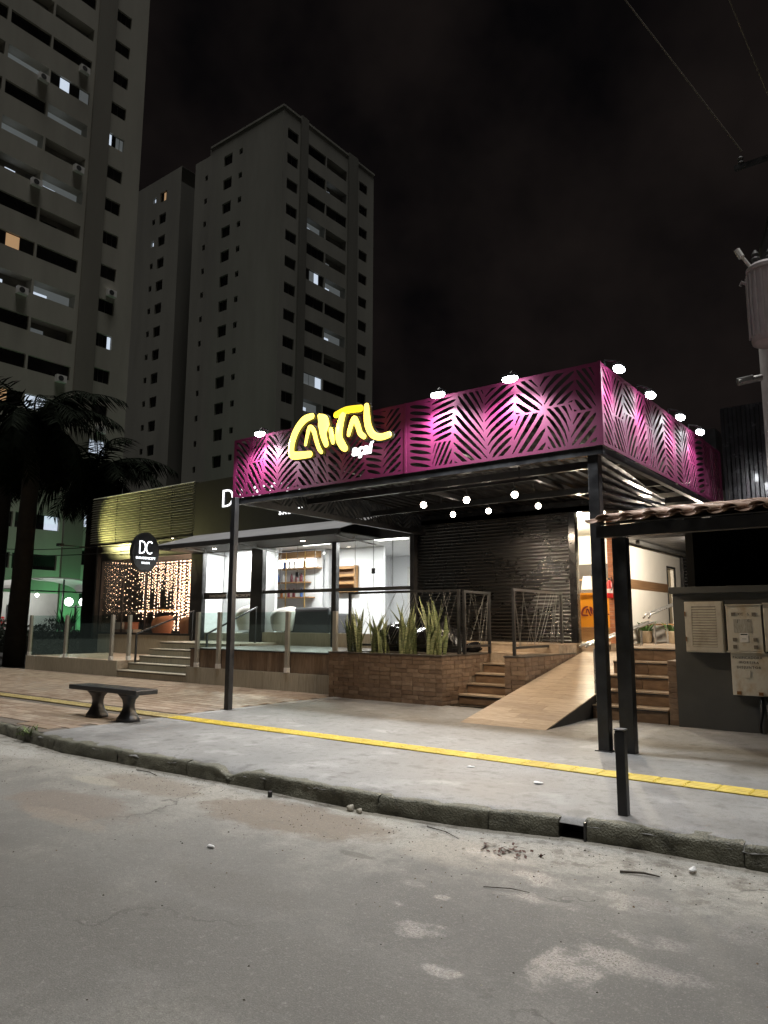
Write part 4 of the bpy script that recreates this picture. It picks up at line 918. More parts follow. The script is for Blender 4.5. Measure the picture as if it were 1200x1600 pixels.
part('roof', MB().box(-22.4,-9.3,13.46,19,5.4,5.5).box(-22.4,-22.3,13.46,19,.9,5.4).box(-22.3,-9.3,18.9,19,.9,5.4), M['charcoal'], sa)
for (a, b) in ((-15.8,13.95),(-13.2,14.2),(-10.8,14.4),(-11.2,16.6),(-15.0,16.2)):
    part('ceiling_light', MB().box(a-.45,a+.45,b-.12,b+.12,3.535,3.5485), M['panel_light'], sa)
    l = area('room_light', (a,b,3.52), 112, .9, .24, (1,.98,.95)); lamp_parent(l, sa)
# sloped awning
aw = thing('sloped_awning', (-13.5,12.6,3.5), 'grey sloping awning over the salon entrance below the black sign band', 'awning')
M['awn'] = mat('awning_sheet', (.30,.30,.31), .5, col2=(.38,.38,.39), scale=1, bump=.05, bscale=4)
part('sheet', MB().add([(-17.0,11.88,3.53),(-10.3,11.88,3.53),(-10.3,13.27,3.95),(-17.0,13.27,3.95),(-17.0,11.88,3.515),(-10.3,11.88,3.515),(-10.3,13.27,3.935),(-17.0,13.27,3.935)],[(0,1,2,3),(7,6,5,4),(0,4,5,1),(1,5,6,2),(3,7,4,0)]), M['awn'], aw)
part('front_beam', MB().box(-17.0,-10.3,11.83,11.90,3.40,3.512), M['charcoal'], aw)
part('soffit', MB().box(-17.0,-10.3,11.905,13.27,3.43,3.45), M['charcoal'], aw)
for xx in (-15.6,-13.6,-10.4): part('bracket', MB().tube([(xx,11.86,3.38),(xx,13.27,3.28)], .018, 6).tube([(xx,12.5,3.33),(xx,12.5,3.42)], .014, 6), M['greysteel'], aw)
# oval blade sign
ov = thing('oval_sign', (-16.2,11.07,3.25), 'black oval hanging sign with glowing DC monogram at the awning corner', 'sign')
def oval(x0, x1, ry, rz, n=40):
    mb = MB(); vs_ = []
    for x in (x0, x1):
        for k in range(n): a = 2*math.pi*k/n; vs_.append((x, 11.07+ry*math.cos(a), 3.25+rz*math.sin(a)))
    return mb.add(vs_, [tuple(range(n-1,-1,-1)), tuple(range(n,2*n))]+[(k,(k+1)%n,n+(k+1)%n,n+k) for k in range(n)])
part('board', oval(-16.26,-16.14,.40,.51), M['black'], ov, bevel=.01)
part('arm', MB().box(-16.22,-16.18,11.45,11.85,3.36,3.42), M['black'], ov)
text('D', .50, M['neon'], ov, (-16.132,10.84,3.20), (R(90),0,R(90)), .004, 'monogram', -.008, sx=.62); text('C', .50, M['neon'], ov, (-16.128,11.04,3.20), (R(90),0,R(90)), .004, 'monogram', -.008, sx=.62)
text('DANCONCEPT', .085, M['neon'], ov, (-16.132,11.07,3.07), (R(90),0,R(90)), .002, 'small_lettering', align='CENTER'); text('SALON', .075, M['neon'], ov, (-16.132,11.07,2.95), (R(90),0,R(90)), .002, 'small_lettering', align='CENTER')
# yellow wash lamp for the screen
yl = thing('wall_washer', (-22.3,12.2,3.9), 'small lamp below the left end of the slatted screen', 'lamp')
part('housing', MB().box(-22.4,-22.2,12.05,12.2,3.86,3.95), M['black'], yl); part('arm', MB().box(-22.32,-22.28,12.2,13.36,3.88,3.92), M['black'], yl)
lamp_parent(spot('washer_glow', (-22.3,12.1,4.0), (-20.6,13.3,4.75), 560, (1,.92,.36), 88, .8, .04), yl)

for (a, b, c, lb, pw) in ((-19.4,12.9,3.90,'small round downlight over the left terrace',170),(-17.6,12.9,3.90,'small round downlight near the oval sign',120),(-15.2,12.5,3.425,'small round downlight under the awning above the steps',60),(-12.0,12.5,3.425,'small round downlight under the awning before the windows',50)):
    d_ = thing('downlight', (a,b,c), lb, 'downlight', 'downlights outside the salon')
    part('trim', MB().lathe(a,b,[(.07,c-.02),(.08,c-.001)],14), M['black'], d_); part('lens', MB().lathe(a,b,[(.05,c-.026),(.05,c-.021)],14), M['bulb'], d_)
    if a < -17: part('bracket', MB().box(a-.02,a+.02,b+.05,13.33,c-.015,c+.01), M['black'], d_)
    lamp_parent(spot('downlight_beam', (a,b,c-.04), (a,b-.15,c-1), pw, (1,.80,.56), 120, .6, .04), d_)
# ------------------------------------------------------------------ salon contents
su = thing('product_shelf', (-15.2,15.2,1.2), 'brass framed shelf unit with hair product bottles in the salon', 'shelf')
for (a, b) in ((-16.0,15.05),(-14.35,15.05),(-15.1,15.05)): part('upright', MB().box(a-.012,a+.012,b,b+.024,1.2,3.5), M['gold'], su)
for (a0, a1, zz) in ((-15.5,-13.95,3.02),(-16.0,-14.35,2.63),(-15.6,-14.2,2.2)): part('shelf_board', MB().box(a0,a1,15.08,15.34,zz-.02,zz+.01), M['wood'], su)
part('back_panel', MB().box(-16.1,-13.95,15.36,15.38,1.2,3.52), IN, su)
part('glow_panel', MB().box(-15.7,-14.2,15.34,15.358,3.08,3.3), M['panel_light'], su)
part('top_box', MB().box(-16.05,-14.0,15.1,15.35,3.32,3.5), M['wood'], su)
BT = [('dark_bottle',(.12,.02,.03)),('blue_bottle',(.05,.12,.35)),('white_bottle',(.7,.7,.7)),('amber_bottle',(.3,.1,.02))]
bmats = [mat(n_, c_, .3) for n_, c_ in BT]; bmesh_ = []
for i in range(4): bmesh_.append(MB().lathe(0,0,[(.04,0),(.042,.01),(.042,.17),(.02,.2),(.014,.21),(.016,.25)],12).mesh('bottle', bmats[i], smooth=True))
names_ = ['dark red','blue','white','amber']
for (zz, xs_) in ((2.641,[(-15.7,1),(-15.55,1),(-15.35,2),(-15.0,0),(-14.8,0),(-14.62,0)]),(3.031,[(-15.3,1),(-15.1,2),(-14.9,2),(-14.5,3)]),(2.211,[(-15.4,3),(-15.1,0),(-14.9,0),(-14.6,1)])):
    shelf_ = {2.641:'middle',3.031:'upper',2.211:'lower'}[zz]; seen_ = {}; tot_ = {k: sum(1 for q in xs_ if q[1] == k) for _, k in xs_}
    for xx, k in xs_:
        i_ = seen_.get(k, 0); seen_[k] = i_+1; w_ = '' if tot_[k] == 1 else ['leftmost ','rightmost '][i_] if tot_[k] == 2 else ['leftmost ','central ','rightmost '][i_]
        o = link('bottle', bmesh_[k], None, (xx,15.2,zz)); tag(o, '%s%s hair product bottle standing on the %s shelf of the salon' % (w_, names_[k], shelf_), 'bottle', 'bottles on the salon shelves')
rk = thing('wooden_wall_rack', (-13.1,15.45,2.3), 'slatted wooden rack hung on the salon wall', 'rack')
part('side', MB().box(-13.52,-13.49,15.35,15.5,2.3,3.05).box(-12.79,-12.76,15.35,15.5,2.3,3.05), M['wood'], rk)
for k in range(4): part('shelf_board', MB().box(-13.488,-12.792,15.35,15.5,2.33+k*.21,2.40+k*.21), M['wood'], rk)
part('back', MB().box(-13.52,-12.76,15.503,15.52,2.3,3.05), mat('rack_back', (.16,.09,.05), .6), rk)
part('wall_stub', MB().box(-13.7,-11.9,15.525,15.6,1.2,3.54), IN, sa)
ac = thing('air_conditioner', (-10.2,14.9,3.0), 'white split air conditioner on the salon wall', 'air conditioner')
part('body', MB().box(-9.72,-9.505,14.3,15.15,3.02,3.3), M['white'], ac, bevel=.03); part('vent', MB().box(-9.74,-9.725,14.35,15.1,3.05,3.07), M['charcoal'], ac)
so_ = thing('dark_sofa', (-13.3,14.5,1.2), 'dark upholstered salon sofa behind the glass', 'sofa')
M['uph'] = mat('dark_uph', (.03,.03,.035), .6)
part('seat', MB().box(-14.1,-12.5,14.25,14.95,1.2,1.55), M['uph'], so_, bevel=.05); part('backrest', MB().box(-14.1,-12.5,14.02,14.24,1.2,1.88), M['uph'], so_, bevel=.06); part('armrest', MB().box(-12.49,-12.3,14.02,14.95,1.2,1.72), M['uph'], so_, bevel=.05)
def armchair(name, x, y, z, m, lb, rz=0, s=1, g=None):
    a = thing(name, (x,y,z), lb, 'armchair', g)
    mb = MB(); prof = [];
    n = 16; vs_ = []
    for (h, rr) in ((.08,.30),(.3,.36),(.62,.40),(.78,.37)):
        for k in range(n+1):
            an = math.pi*(-.15+1.3*k/n)+rz; vs_.append((x+s*rr*math.cos(an), y+s*rr*math.sin(an), z+s*h*(1-.25*(abs(k-n/2)/(n/2))**2)))
    for (h, rr) in ((.74,.29),(.45,.28)):
        for k in range(n+1):
            an = math.pi*(-.15+1.3*k/n)+rz; vs_.append((x+s*rr*math.cos(an), y+s*rr*math.sin(an), z+s*h*(1-.25*(abs(k-n/2)/(n/2))**2)))
    part('shell', mb.add(vs_, [(i*(n+1)+k,i*(n+1)+k+1,(i+1)*(n+1)+k+1,(i+1)*(n+1)+k) for i in range(5) for k in range(n)]), m, a, smooth=True)
    part('seat', MB().lathe(x,y,[(.27*s,z+.2*s),(.3*s,z+.24*s),(.3*s,z+.42*s),(.24*s,z+.45*s)],18), m, a, smooth=True); part('base', MB().lathe(x,y,[(.2*s,z),(.2*s,z+.03*s),(.04*s,z+.05*s),(.04*s,z+.2*s)],14), M['steel'], a)
M['beige'] = mat('white_leather', (.62,.6,.57), .5); M['coral'] = mat('coral_velvet', (.33,.15,.085), .8)
armchair('salon_armchair', -15.35,13.95,1.2,M['beige'],'round white salon armchair inside the bright doorway',-1.57,1.0)
armchair('salon_armchair', -14.0+.0,13.9,1.2,M['beige'],'white salon armchair partly behind the black pillar',-1.57,.9)
armchair('salon_armchair', -19.5,14.1,1.02,M['coral'],'coral velvet armchair in front of the fairy light curtain',-1.57,.85)
armchair('salon_armchair', -18.2,14.15,1.02,M['coral'],'coral velvet armchair at the right edge of the fairy light window',-1.57,.85)
# fairy light curtain: each string a part
fc = thing('fairy_light_curtain', (-19.5,14.5,3.4), 'curtain of tiny warm fairy lights hanging in the dark salon window', 'light curtain')
part('rod', MB().tube([(-21.6,13.55,3.43),(-21.6,16.45,3.43)], .012, 6).tube([(-21.4,14.5,3.42),(-17.4,14.5,3.42)], .012, 6), M['greysteel'], fc)
rg = random.Random(4)
for k in range(84):
    u = k/83; xx = -21.4+4.0*(u**.75)+rg.uniform(-.015,.015); L_ = 2.2 if u > .38 else rg.uniform(.5,1.9); mb = MB(); yy = 14.5+rg.uniform(-.05,.05)
    mb.tube([(xx,yy,3.42),(xx+rg.uniform(-.03,.03),yy,3.42-L_)], .0015, 3, mi=1)
    zz = 3.4
    while zz > 3.42-L_:
        r_ = .019 if u > .42 else .015
        c = (xx+rg.uniform(-.012,.012), yy, zz); mb.add([(c[0]-r_,c[1],c[2]),(c[0]+r_,c[1],c[2]),(c[0],c[1]-r_,c[2]),(c[0],c[1]+r_,c[2]),(c[0],c[1],c[2]-r_),(c[0],c[1],c[2]+r_)],[(0,2,5),(2,1,5),(1,3,5),(3,0,5),(2,0,4),(1,2,4),(3,1,4),(0,3,4)])
        zz -= rg.uniform(.07,.13)
    part('light_string', mb, [M['fairy'], M['black']], fc)
for k in range(30):
    yy = 13.6+2.8*k/29; L_ = rg.uniform(.3,1.9); xx = -21.6+rg.uniform(-.04,.04); mb = MB(); mb.tube([(xx,yy,3.42),(xx,yy,3.42-L_)], .0015, 3, mi=1); zz = 3.4
    while zz > 3.42-L_:
        r_ = .015; c = (xx, yy+rg.uniform(-.012,.012), zz); mb.add([(c[0]-r_,c[1],c[2]),(c[0]+r_,c[1],c[2]),(c[0],c[1]-r_,c[2]),(c[0],c[1]+r_,c[2]),(c[0],c[1],c[2]-r_),(c[0],c[1],c[2]+r_)],[(0,2,5),(2,1,5),(1,3,5),(3,0,5),(2,0,4),(1,2,4),(3,1,4),(0,3,4)]); zz -= rg.uniform(.12,.3)
    part('light_string', mb, [M['fairy'], M['black']], fc)
lamp_parent(point('fairy_glow', (-19.2,14.0,2.3), 5, (1,.68,.4), .02), fc)
tb = thing('display_table', (-20.3,14.6,1.02), 'round display table trimmed with gold fairy lights', 'table')
part('top', MB().lathe(-20.9,14.95,[(.62,1.86),(.62,1.9)],28), M['gold'], tb); part('column', MB().lathe(-20.9,14.95,[(.25,1.02),(.05,1.06),(.05,1.859)],16), M['black'], tb)
g = MB()
for k in range(46): a = 6.283*k/46; g.ball((-20.9+.63*math.cos(a),14.95+.63*math.sin(a),1.84+.02*math.sin(k*2.1)), .013, 6, 4)
part('light_trim', g, M['fairy'], tb)
gc = [(.55,.45,.38),(.4,.3,.24),(.62,.6,.56),(.5,.2,.12)]
for k, (xx, zz, cc, ll) in enumerate([(-21.45,1.02,0,'leftmost gift box on the salon floor, beige'),(-21.05,1.02,1,'brown gift box in the middle of the salon window floor'),(-20.6,1.02,2,'white gift box nearest the coral armchairs'),(-21.3,1.25,2,'white gift box stacked on top of the leftmost boxes'),(-20.75,1.25,3,'red brown gift box stacked on top on the right')]):
    gb = thing('gift_box', (xx,13.85,zz), ll, 'gift box', 'gift boxes in the salon window')
    part('box', MB().box(xx-.17,xx+.17,13.7,13.98,zz+.001,zz+.19), mat('gift_%d' % k, gc[cc], .6), gb); part('lid', MB().box(xx-.18,xx+.18,13.69,13.99,zz+.191,zz+.228), mat('gift_lid_%d' % k, tuple(.8*q for q in gc[cc]), .6), gb)
# ------------------------------------------------------------------ kiosk with tiled roof on the right
ki = thing('tiled_kiosk', (-1.2,10.4,.15), 'dark grey kiosk wall with small clay tiled roof on the right', 'kiosk')
M['kiosk'] = mat('kiosk_wall', (.045,.047,.047), .6, col2=(.075,.077,.072), scale=1.1, bump=.15, bscale=12, detail=8)
part('wall', MB().box(-2.96,1.6,10.34,10.5,.1,1.90), M['kiosk'], ki)
part('ledge', MB().box(-2.99,1.6,10.27,10.5,1.902,1.99), M['kiosk'], ki, bevel=.008)
part('upper_wall', MB().box(-2.80,1.6,12.3,12.4,1.0,3.3).box(-2.80,-2.7,10.52,12.3,1.0,3.02), M['matte'], ki)  # walls behind the opening in matte black, its unlit depth put into colour
part('roof_back', MB().box(-2.80,1.6,10.7,12.4,3.07,3.12), M['matte'], ki)
part('column', MB().box(-2.87,-2.715,7.87,7.99,.14,2.43), M['black'], ki, bevel=.005)
part('front_beam', MB().box(-2.96,1.6,7.66,7.78,2.42,2.545), M['black'], ki)
for xx in (-2.9,-2.0,-1.1,-.2): part('rafter', MB().add([(xx,7.785,2.45),(xx+.06,7.785,2.45),(xx+.06,10.6,2.92),(xx,10.6,2.92),(xx,7.785,2.54),(xx+.06,7.785,2.54),(xx+.06,10.6,3.01),(xx,10.6,3.01)],[(3,2,1,0),(4,5,6,7),(0,1,5,4),(1,2,6,5),(2,3,7,6),(3,0,4,7)]), M['black'], ki)
part('roof_board', MB().add([(-2.98,7.62,2.548),(1.6,7.62,2.548),(1.6,10.7,3.062),(-2.98,10.7,3.062),(-2.98,7.62,2.56),(1.6,7.62,2.56),(1.6,10.7,3.075),(-2.98,10.7,3.075)],[(3,2,1,0),(4,5,6,7),(0,1,5,4),(1,2,6,5),(2,3,7,6),(3,0,4,7)]), M['charcoal'], ki)
def barrel(L_, r0, r1, up):
    mb = MB(); vs_ = []; n = 8
    for (yy, r) in ((0,r0),(L_,r1)):
        for rr in (r, r-.012):
            for k in range(n+1): a = math.pi*k/n; vs_.append((rr*math.cos(a), yy, up*rr*.55*math.sin(a)))
    m_ = n+1; fs = []
    for k in range(n): fs += [(k,k+1,2*m_+k+1,2*m_+k),(m_+k+1,m_+k,3*m_+k,3*m_+k+1),(k+1,k,m_+k,m_+k+1),(2*m_+k,2*m_+k+1,3*m_+k+1,3*m_+k)]
    fs += [(0,2*m_,3*m_,m_),(n,m_+n,3*m_+n,2*m_+n)]
    return mb.add(vs_, fs)
tile_up = barrel(.86,.085,.07,1).mesh('roof_tile', M['clay'], smooth=True); tile_dn = barrel(.86,.085,.07,-1).mesh('roof_tile', M['clay'], smooth=True)
sl = math.atan2(.514,3.08)
for r in range(4):
    for c in range(18):
        y0 = 7.52+r*.78; zz = 2.57+(y0-7.6)*.167
        piece('roof_tile', tile_dn, ki, (-2.95+c*.25, y0+random.uniform(-.015,.015), zz+.05), rot=(sl,0,random.gauss(0,.01)))
        piece('roof_tile', tile_up, ki, (-2.825+c*.25, y0-.02+random.uniform(-.02,.02), zz+.045), rot=(sl,random.gauss(0,.02),random.gauss(0,.012)))
# meter boxes
def rusty(name, c1, c2):
    return mat(name, c1, .55, col2=c2, scale=7, bump=.15, bscale=30, lo=.5, hi=.75, stretch=(1,1,.6))
M['box1'] = rusty('box_paint', (.56,.52,.44), (.42,.36,.28)); M['box2'] = rusty('box_paint_rust', (.6,.57,.49), (.44,.32,.18))
M['rustc'] = mat('rust', (.25,.12,.04), .85, col2=(.15,.07,.025), scale=20)
b1 = thing('louvred_meter_box', (-2.55,10.3,1.12), 'pale metal cabinet with louvred door on the grey wall', 'meter box')
part('body', MB().box(-2.79,-2.31,10.25,10.338,1.13,1.79), M['box1'], b1, bevel=.006)
part('door_frame', MB().box(-2.775,-2.325,10.236,10.249,1.145,1.2).box(-2.775,-2.325,10.236,10.249,1.725,1.775).box(-2.775,-2.70,10.236,10.249,1.2,1.725).box(-2.395,-2.325,10.236,10.249,1.2,1.725), M['box1'], b1)
lv = MB().add([(-2.698,-.004,-.010),(-2.397,-.004,-.010),(-2.397,.010,.017),(-2.698,.010,.017),(-2.698,-.001,-.013),(-2.397,-.001,-.013),(-2.397,.013,.014),(-2.698,.013,.014)],[(0,1,2,3),(7,6,5,4),(0,4,5,1)]).mesh('louvre', M['box1'])
for k in range(15): piece('louvre', lv, b1, (0,10.236,1.218+k*.0345))
part('louvre_backing', MB().box(-2.70,-2.395,10.2485,10.2497,1.2,1.725), M['black'], b1)
part('hinge', MB().box(-2.785,-2.772,10.228,10.238,1.27,1.33).box(-2.785,-2.772,10.228,10.238,1.6,1.66), M['rustc'], b1)
b2 = thing('labelled_meter_box', (-2.05,10.3,1.15), 'upper pale metal meter box with torn sticker beside the louvred cabinet', 'meter box')
part('body', MB().box(-2.275,-1.86,10.24,10.338,1.16,1.735), M['box2'], b2, bevel=.006)
part('hood', MB().box(-2.285,-1.85,10.225,10.338,1.736,1.75), M['box2'], b2); part('sill', MB().box(-2.29,-1.85,10.22,10.338,1.14,1.158), M['box2'], b2)
for (a, b) in ((-2.21,1.6),(-1.97,1.6),(-2.21,1.28),(-1.97,1.28),(-2.21,1.19),(-1.97,1.19)): part('latch', MB().box(a,a+.045,10.233,10.2395,b,b+.045), mat('latch_grey', (.16,.14,.11), .6) if 'latch_grey' not in bpy.data.materials else bpy.data.materials['latch_grey'], b2)
part('torn_paper', MB().box(-2.19,-1.98,10.2365,10.2395,1.39,1.56), mat('torn_paper', (.5,.49,.44), .8, col2=(.3,.28,.23), scale=14, stretch=(6,1,1)), b2)
part('sticker', MB().box(-2.125,-2.025,10.236,10.2392,1.27,1.385), M['white'], b2); part('sticker_print', MB().box(-2.115,-2.035,10.2348,10.2358,1.362,1.376).box(-2.10,-2.05,10.2348,10.2358,1.31,1.316), M['black'], b2)
text('XC  S', .045, M['black'], b2, (-2.14,10.2385,1.61), (R(90),0,0), .0008, spacing=1.3); text('J      C', .045, M['black'], b2, (-2.145,10.2355,1.525), (R(90),0,0), .0008, spacing=1.2)
b3 = thing('lettered_meter_box', (-2.05,10.3,.6), 'lower pale metal breaker box with black stencilled words and rusty foot', 'meter box')
part('body', MB().box(-2.25,-1.80,10.24,10.338,.61,1.138), M['box2'], b3, bevel=.006)
for k, (s_, zz, xx) in enumerate((('PANIFICADORA',1.065,-2.228),('MOREIRA',1.005,-2.15),('DISJUNTOR',.945,-2.185))): text(s_, .044, M['black'], b3, (xx,10.2385,zz), (R(90),0,0), .0008, spacing=1.28 if k else 1.12)
part('latch_plate', MB().box(-2.09,-2.03,10.232,10.2395,.83,.92), M['box2'], b3, bevel=.003)
[part('rust_hinge', MB().box(q,q+.05,10.23,10.2395,.62,.66), M['rustc'], b3) for q in (-2.2,-1.95)]
b4 = thing('edge_meter_box', (-1.6,10.3,1.15), 'pale metal box cut off by the right edge of the picture', 'meter box')
part('body', MB().box(-1.84,-1.5,10.245,10.338,1.16,1.75), M['box1'], b4, bevel=.006); part('hood', MB().box(-1.845,-1.49,10.23,10.338,1.751,1.765), M['box1'], b4)
cd = thing('conduit_hose', (-1.9,10.3,.15), 'ribbed black conduit running from the breaker box down to the ground', 'conduit')
part('hose', MB().tube([(-1.93,10.30,.6),(-1.94,10.29,.4),(-1.97,10.27,.25),(-1.96,10.25,.16)], .022, 8), M['black'], cd, smooth=True); part('hose', MB().tube([(-1.86,10.31,.6),(-1.85,10.30,.16)], .035, 10), M['charcoal'], cd, smooth=True)

bo = thing('bollard', (-1.955,5.38,.15), 'black square steel bollard standing alone near the kerb', 'bollard')
part('shaft', MB().box(-1.99,-1.92,5.345,5.415,.13,.735), M['black'], bo, bevel=.008); part('cap', MB().box(-1.994,-1.916,5.341,5.419,.736,.748), M['greysteel'], bo, bevel=.004)

# ------------------------------------------------------------------ bench
be = thing('concrete_bench', (-9.45,6.05,.15), 'black concrete bench with two flared legs on the tiled pavement', 'bench')
M['benchm'] = mat('bench_black', (.018,.018,.019), .42, col2=(.035,.035,.036), scale=9, bump=.2, bscale=60, rvar=.1)
part('seat', MB().box(-10.28,-8.62,5.87,6.22,.525,.59), M['benchm'], be, bevel=.012)
for xx in (-9.78,-9.02): 
    mb = MB(); vs_ = []; pr = [(.0,.19,.15),(.04,.185,.145),(.10,.13,.11),(.17,.085,.085),(.23,.082,.08),(.29,.10,.09),(.335,.15,.125),(.374,.20,.15)]
    n = 20
    for (h, a, b) in pr:
        for k in range(n):
            q = 2*math.pi*k/n; c, s_ = math.cos(q), math.sin(q); e = 1/max(abs(c), abs(s_))*.55+.45; vs_.append((xx+a*c*e*.85, 6.045+b*s_*e*.85, .15+h))
    m_ = len(pr); part('leg', mb.add(vs_, [(i*n+k,i*n+(k+1)%n,(i+1)*n+(k+1)%n,(i+1)*n+k) for i in range(m_-1) for k in range(n)]+[tuple(range(n-1,-1,-1)),tuple((m_-1)*n+k for k in range(n))]), M['benchm'], be, smooth=True)

# ------------------------------------------------------------------ neighbour wall of corrugated sheet, utility pole
nb = thing('corrugated_wall', (-.8,13.6,2), 'tall black corrugated metal wall behind the tiled kiosk', 'wall')
vs_ = []; prof = []; xx = -2.88
while xx < 2.2: prof += [(xx,0),(xx+.05,.0),(xx+.07,-.035),(xx+.12,-.035)]; xx += .14
for (a, dy) in prof: vs_ += [(a,13.5+dy,1.2),(a,13.5+dy,5.25)]
part('sheet', MB().add(vs_, [(2*i,2*i+2,2*i+3,2*i+1) for i in range(len(prof)-1)]), M['blackmetal'], nb)
part('wall', MB().box(-2.88,2.3,13.53,13.7,1.0,5.27), M['black'], nb)
up = thing('utility_pole', (-1.95,12.4,.15), 'concrete utility pole carrying a transformer at the right edge', 'utility pole')
M['pole'] = mat('pole_concrete', (.34,.31,.30), .8, col2=(.26,.24,.23), scale=5, bump=.15)
part('shaft', MB().tube([(-1.90,12.6,.1),(-1.90,12.6,7.2)], [.14,.11], 14), M['pole'], up, smooth=True)
part('unlit_shaft_top', MB().tube([(-1.90,12.6,7.21),(-1.25,12.7,9.6)], [.1,.07], 12), M['black'], up, smooth=True); part('crossarm', MB().box(-2.15,-1.2,12.42,12.50,9.0,9.07), M['black'], up); part('insulator', MB().lathe(-2.05,12.46,[(.03,9.07),(.05,9.1),(.03,9.14),(.05,9.18),(.02,9.22)],10), M['charcoal'], up)  # upper pole and crossarm in black: their unlit darkness put into the colour
part('lamp_arm', MB().tube([(-2.30,12.36,5.33),(-1.98,12.5,5.38)], .055, 10).tube([(-2.32,12.36,5.33),(-2.1,12.44,5.37)], .065, 6), M['steel'], up)
tf = thing('transformer', (-1.95,12.2,5.8), 'pale ribbed transformer can mounted on the utility pole', 'transformer')
M['trafo'] = mat('trafo_paint', (.46,.42,.43), .5, col2=(.38,.34,.35), scale=4)
part('tank', MB().lathe(-1.86,12.25,[(.20,5.80),(.26,5.83),(.27,5.87),(.27,7.0),(.285,7.01),(.285,7.06),(.22,7.12)],24), M['trafo'], tf, smooth=False)
for k in range(10): a = 3.5+k*.28; part('cooling_fin', MB().box(-.005,.005,.27,.33,5.95,6.9), M['trafo'], tf) if False else None
for k in range(7):
    a = 3.3+k*.33; cx, cy_ = -1.86+.285*math.cos(a), 12.25+.285*math.sin(a); part('rib', MB().tube([(cx,cy_,5.92),(cx,cy_,6.95)], .016, 6), M['trafo'], tf)
part('hanger_lug', MB().tube([(-2.13,12.2,6.85),(-2.2,12.18,6.9),(-2.22,12.18,6.84)], .025, 8), M['trafo'], tf)
part('bushing', MB().lathe(-1.98,12.2,[(.05,7.12),(.07,7.15),(.045,7.19),(.07,7.23),(.045,7.27),(.06,7.31),(.02,7.38)],12), M['charcoal'], tf); part('bushing', MB().lathe(-1.78,12.25,[(.05,7.12),(.07,7.15),(.045,7.19),(.07,7.23),(.045,7.27),(.06,7.31),(.02,7.38)],12), M['charcoal'], tf)
part('fuse_arm', MB().tube([(-2.05,12.15,7.1),(-2.16,12.1,7.3)], .025, 8).tube([(-2.16,12.1,7.28),(-2.22,12.1,7.42)], .05, 8), M['white'], tf)
part('terminal_box', MB().box(-1.80,-1.62,11.9,12.02,6.1,6.6), mat('terminal_box', (.5,.4,.22), .5), tf, bevel=.01)
tf.location.x += .05; up.location.x -= .03
def cable(p0, p1, sag, r, lb, name='cable'):
    p0, p1 = Vector(p0), Vector(p1); pts = [p0.lerp(p1, i/14)-Vector((0,0,sag*4*(i/14)*(1-i/14))) for i in range(15)]
    return solo(name, MB().tube(pts, r, 5), M['cablem'], lb, 'cable', loc=tuple(p0))
M['cablem'] = mat('cable_grey', (.16,.14,.12), .5)
cable((-2.05,12.46,9.3), (-6.0,9.0,17.0), .0, .012, 'thin overhead wire crossing the top right of the night sky')
cable((-1.4,12.46,9.25), (-2.7,9.0,14.5), .0, .012, 'overhead wire leaving the crossarm at the right edge')
M['cablek'] = mat('cable_black', (.01,.01,.01), .6)
for k, (z_, l_) in enumerate(((3.85,'upper black cable slung past the palms on the left'),(3.62,'lower black cable slung past the palms on the left'))):
    c = cable((-34,14.5,z_+.9), (-16.3,12.6,z_), .25, .014, l_); c.data.materials[0] = M['cablek']

# ------------------------------------------------------------------ apartment towers
M['tower1'] = mat('tower_render', (.42,.405,.345), .85, col2=(.33,.318,.27), scale=.35, bump=.05, bscale=3, stretch=(1,1,.25))
M['tower1d'] = mat('tower_band', (.22,.21,.175), .85, col2=(.18,.17,.14), scale=.35, stretch=(1,1,.25))
M['tower2'] = mat('tower2_render', (.28,.275,.24), .85, col2=(.215,.21,.185), scale=.3, stretch=(1,1,.2))
M['tower2d'] = mat('tower2_band', (.15,.146,.125), .85, col2=(.115,.112,.095), scale=.3, stretch=(1,1,.2))
def facade(f, u0, u1, v0, v1, holes, depth, mb=None):
    """wall sheet with real openings; f(u,v,d) -> point, d = depth behind the face"""
    mb = mb or MB()
    us = sorted({u0,u1}|{h[0] for h in holes}|{h[1] for h in holes}); vs2 = sorted({v0,v1}|{h[2] for h in holes}|{h[3] for h in holes})
    us = [u for u in us if u0-1e-6 <= u <= u1+1e-6]; vs2 = [v for v in vs2 if v0-1e-6 <= v <= v1+1e-6]
    for i in range(len(us)-1):
        cu = (us[i]+us[i+1])/2; hs = [h for h in holes if h[0] < cu < h[1]]; j = 0
        while j < len(vs2)-1:
            cv = (vs2[j]+vs2[j+1])/2
            if any(h[2] < cv < h[3] for h in hs): j += 1; continue
            k = j
            while k < len(vs2)-1 and not any(h[2] < (vs2[k]+vs2[k+1])/2 < h[3] for h in hs): k += 1
            mb.quad(f(us[i],vs2[j],0), f(us[i+1],vs2[j],0), f(us[i+1],vs2[k],0), f(us[i],vs2[k],0)); j = k
    for (a, b, c, d) in holes:
        mb.quad(f(a,c,0), f(a,c,depth), f(b,c,depth), f(b,c,0)); mb.quad(f(a,d,0), f(b,d,0), f(b,d,depth), f(a,d,depth)); mb.quad(f(a,c,0), f(a,d,0), f(a,d,depth), f(a,c,depth)); mb.quad(f(b,c,0), f(b,c,depth), f(b,d,depth), f(b,d,0))
    return mb
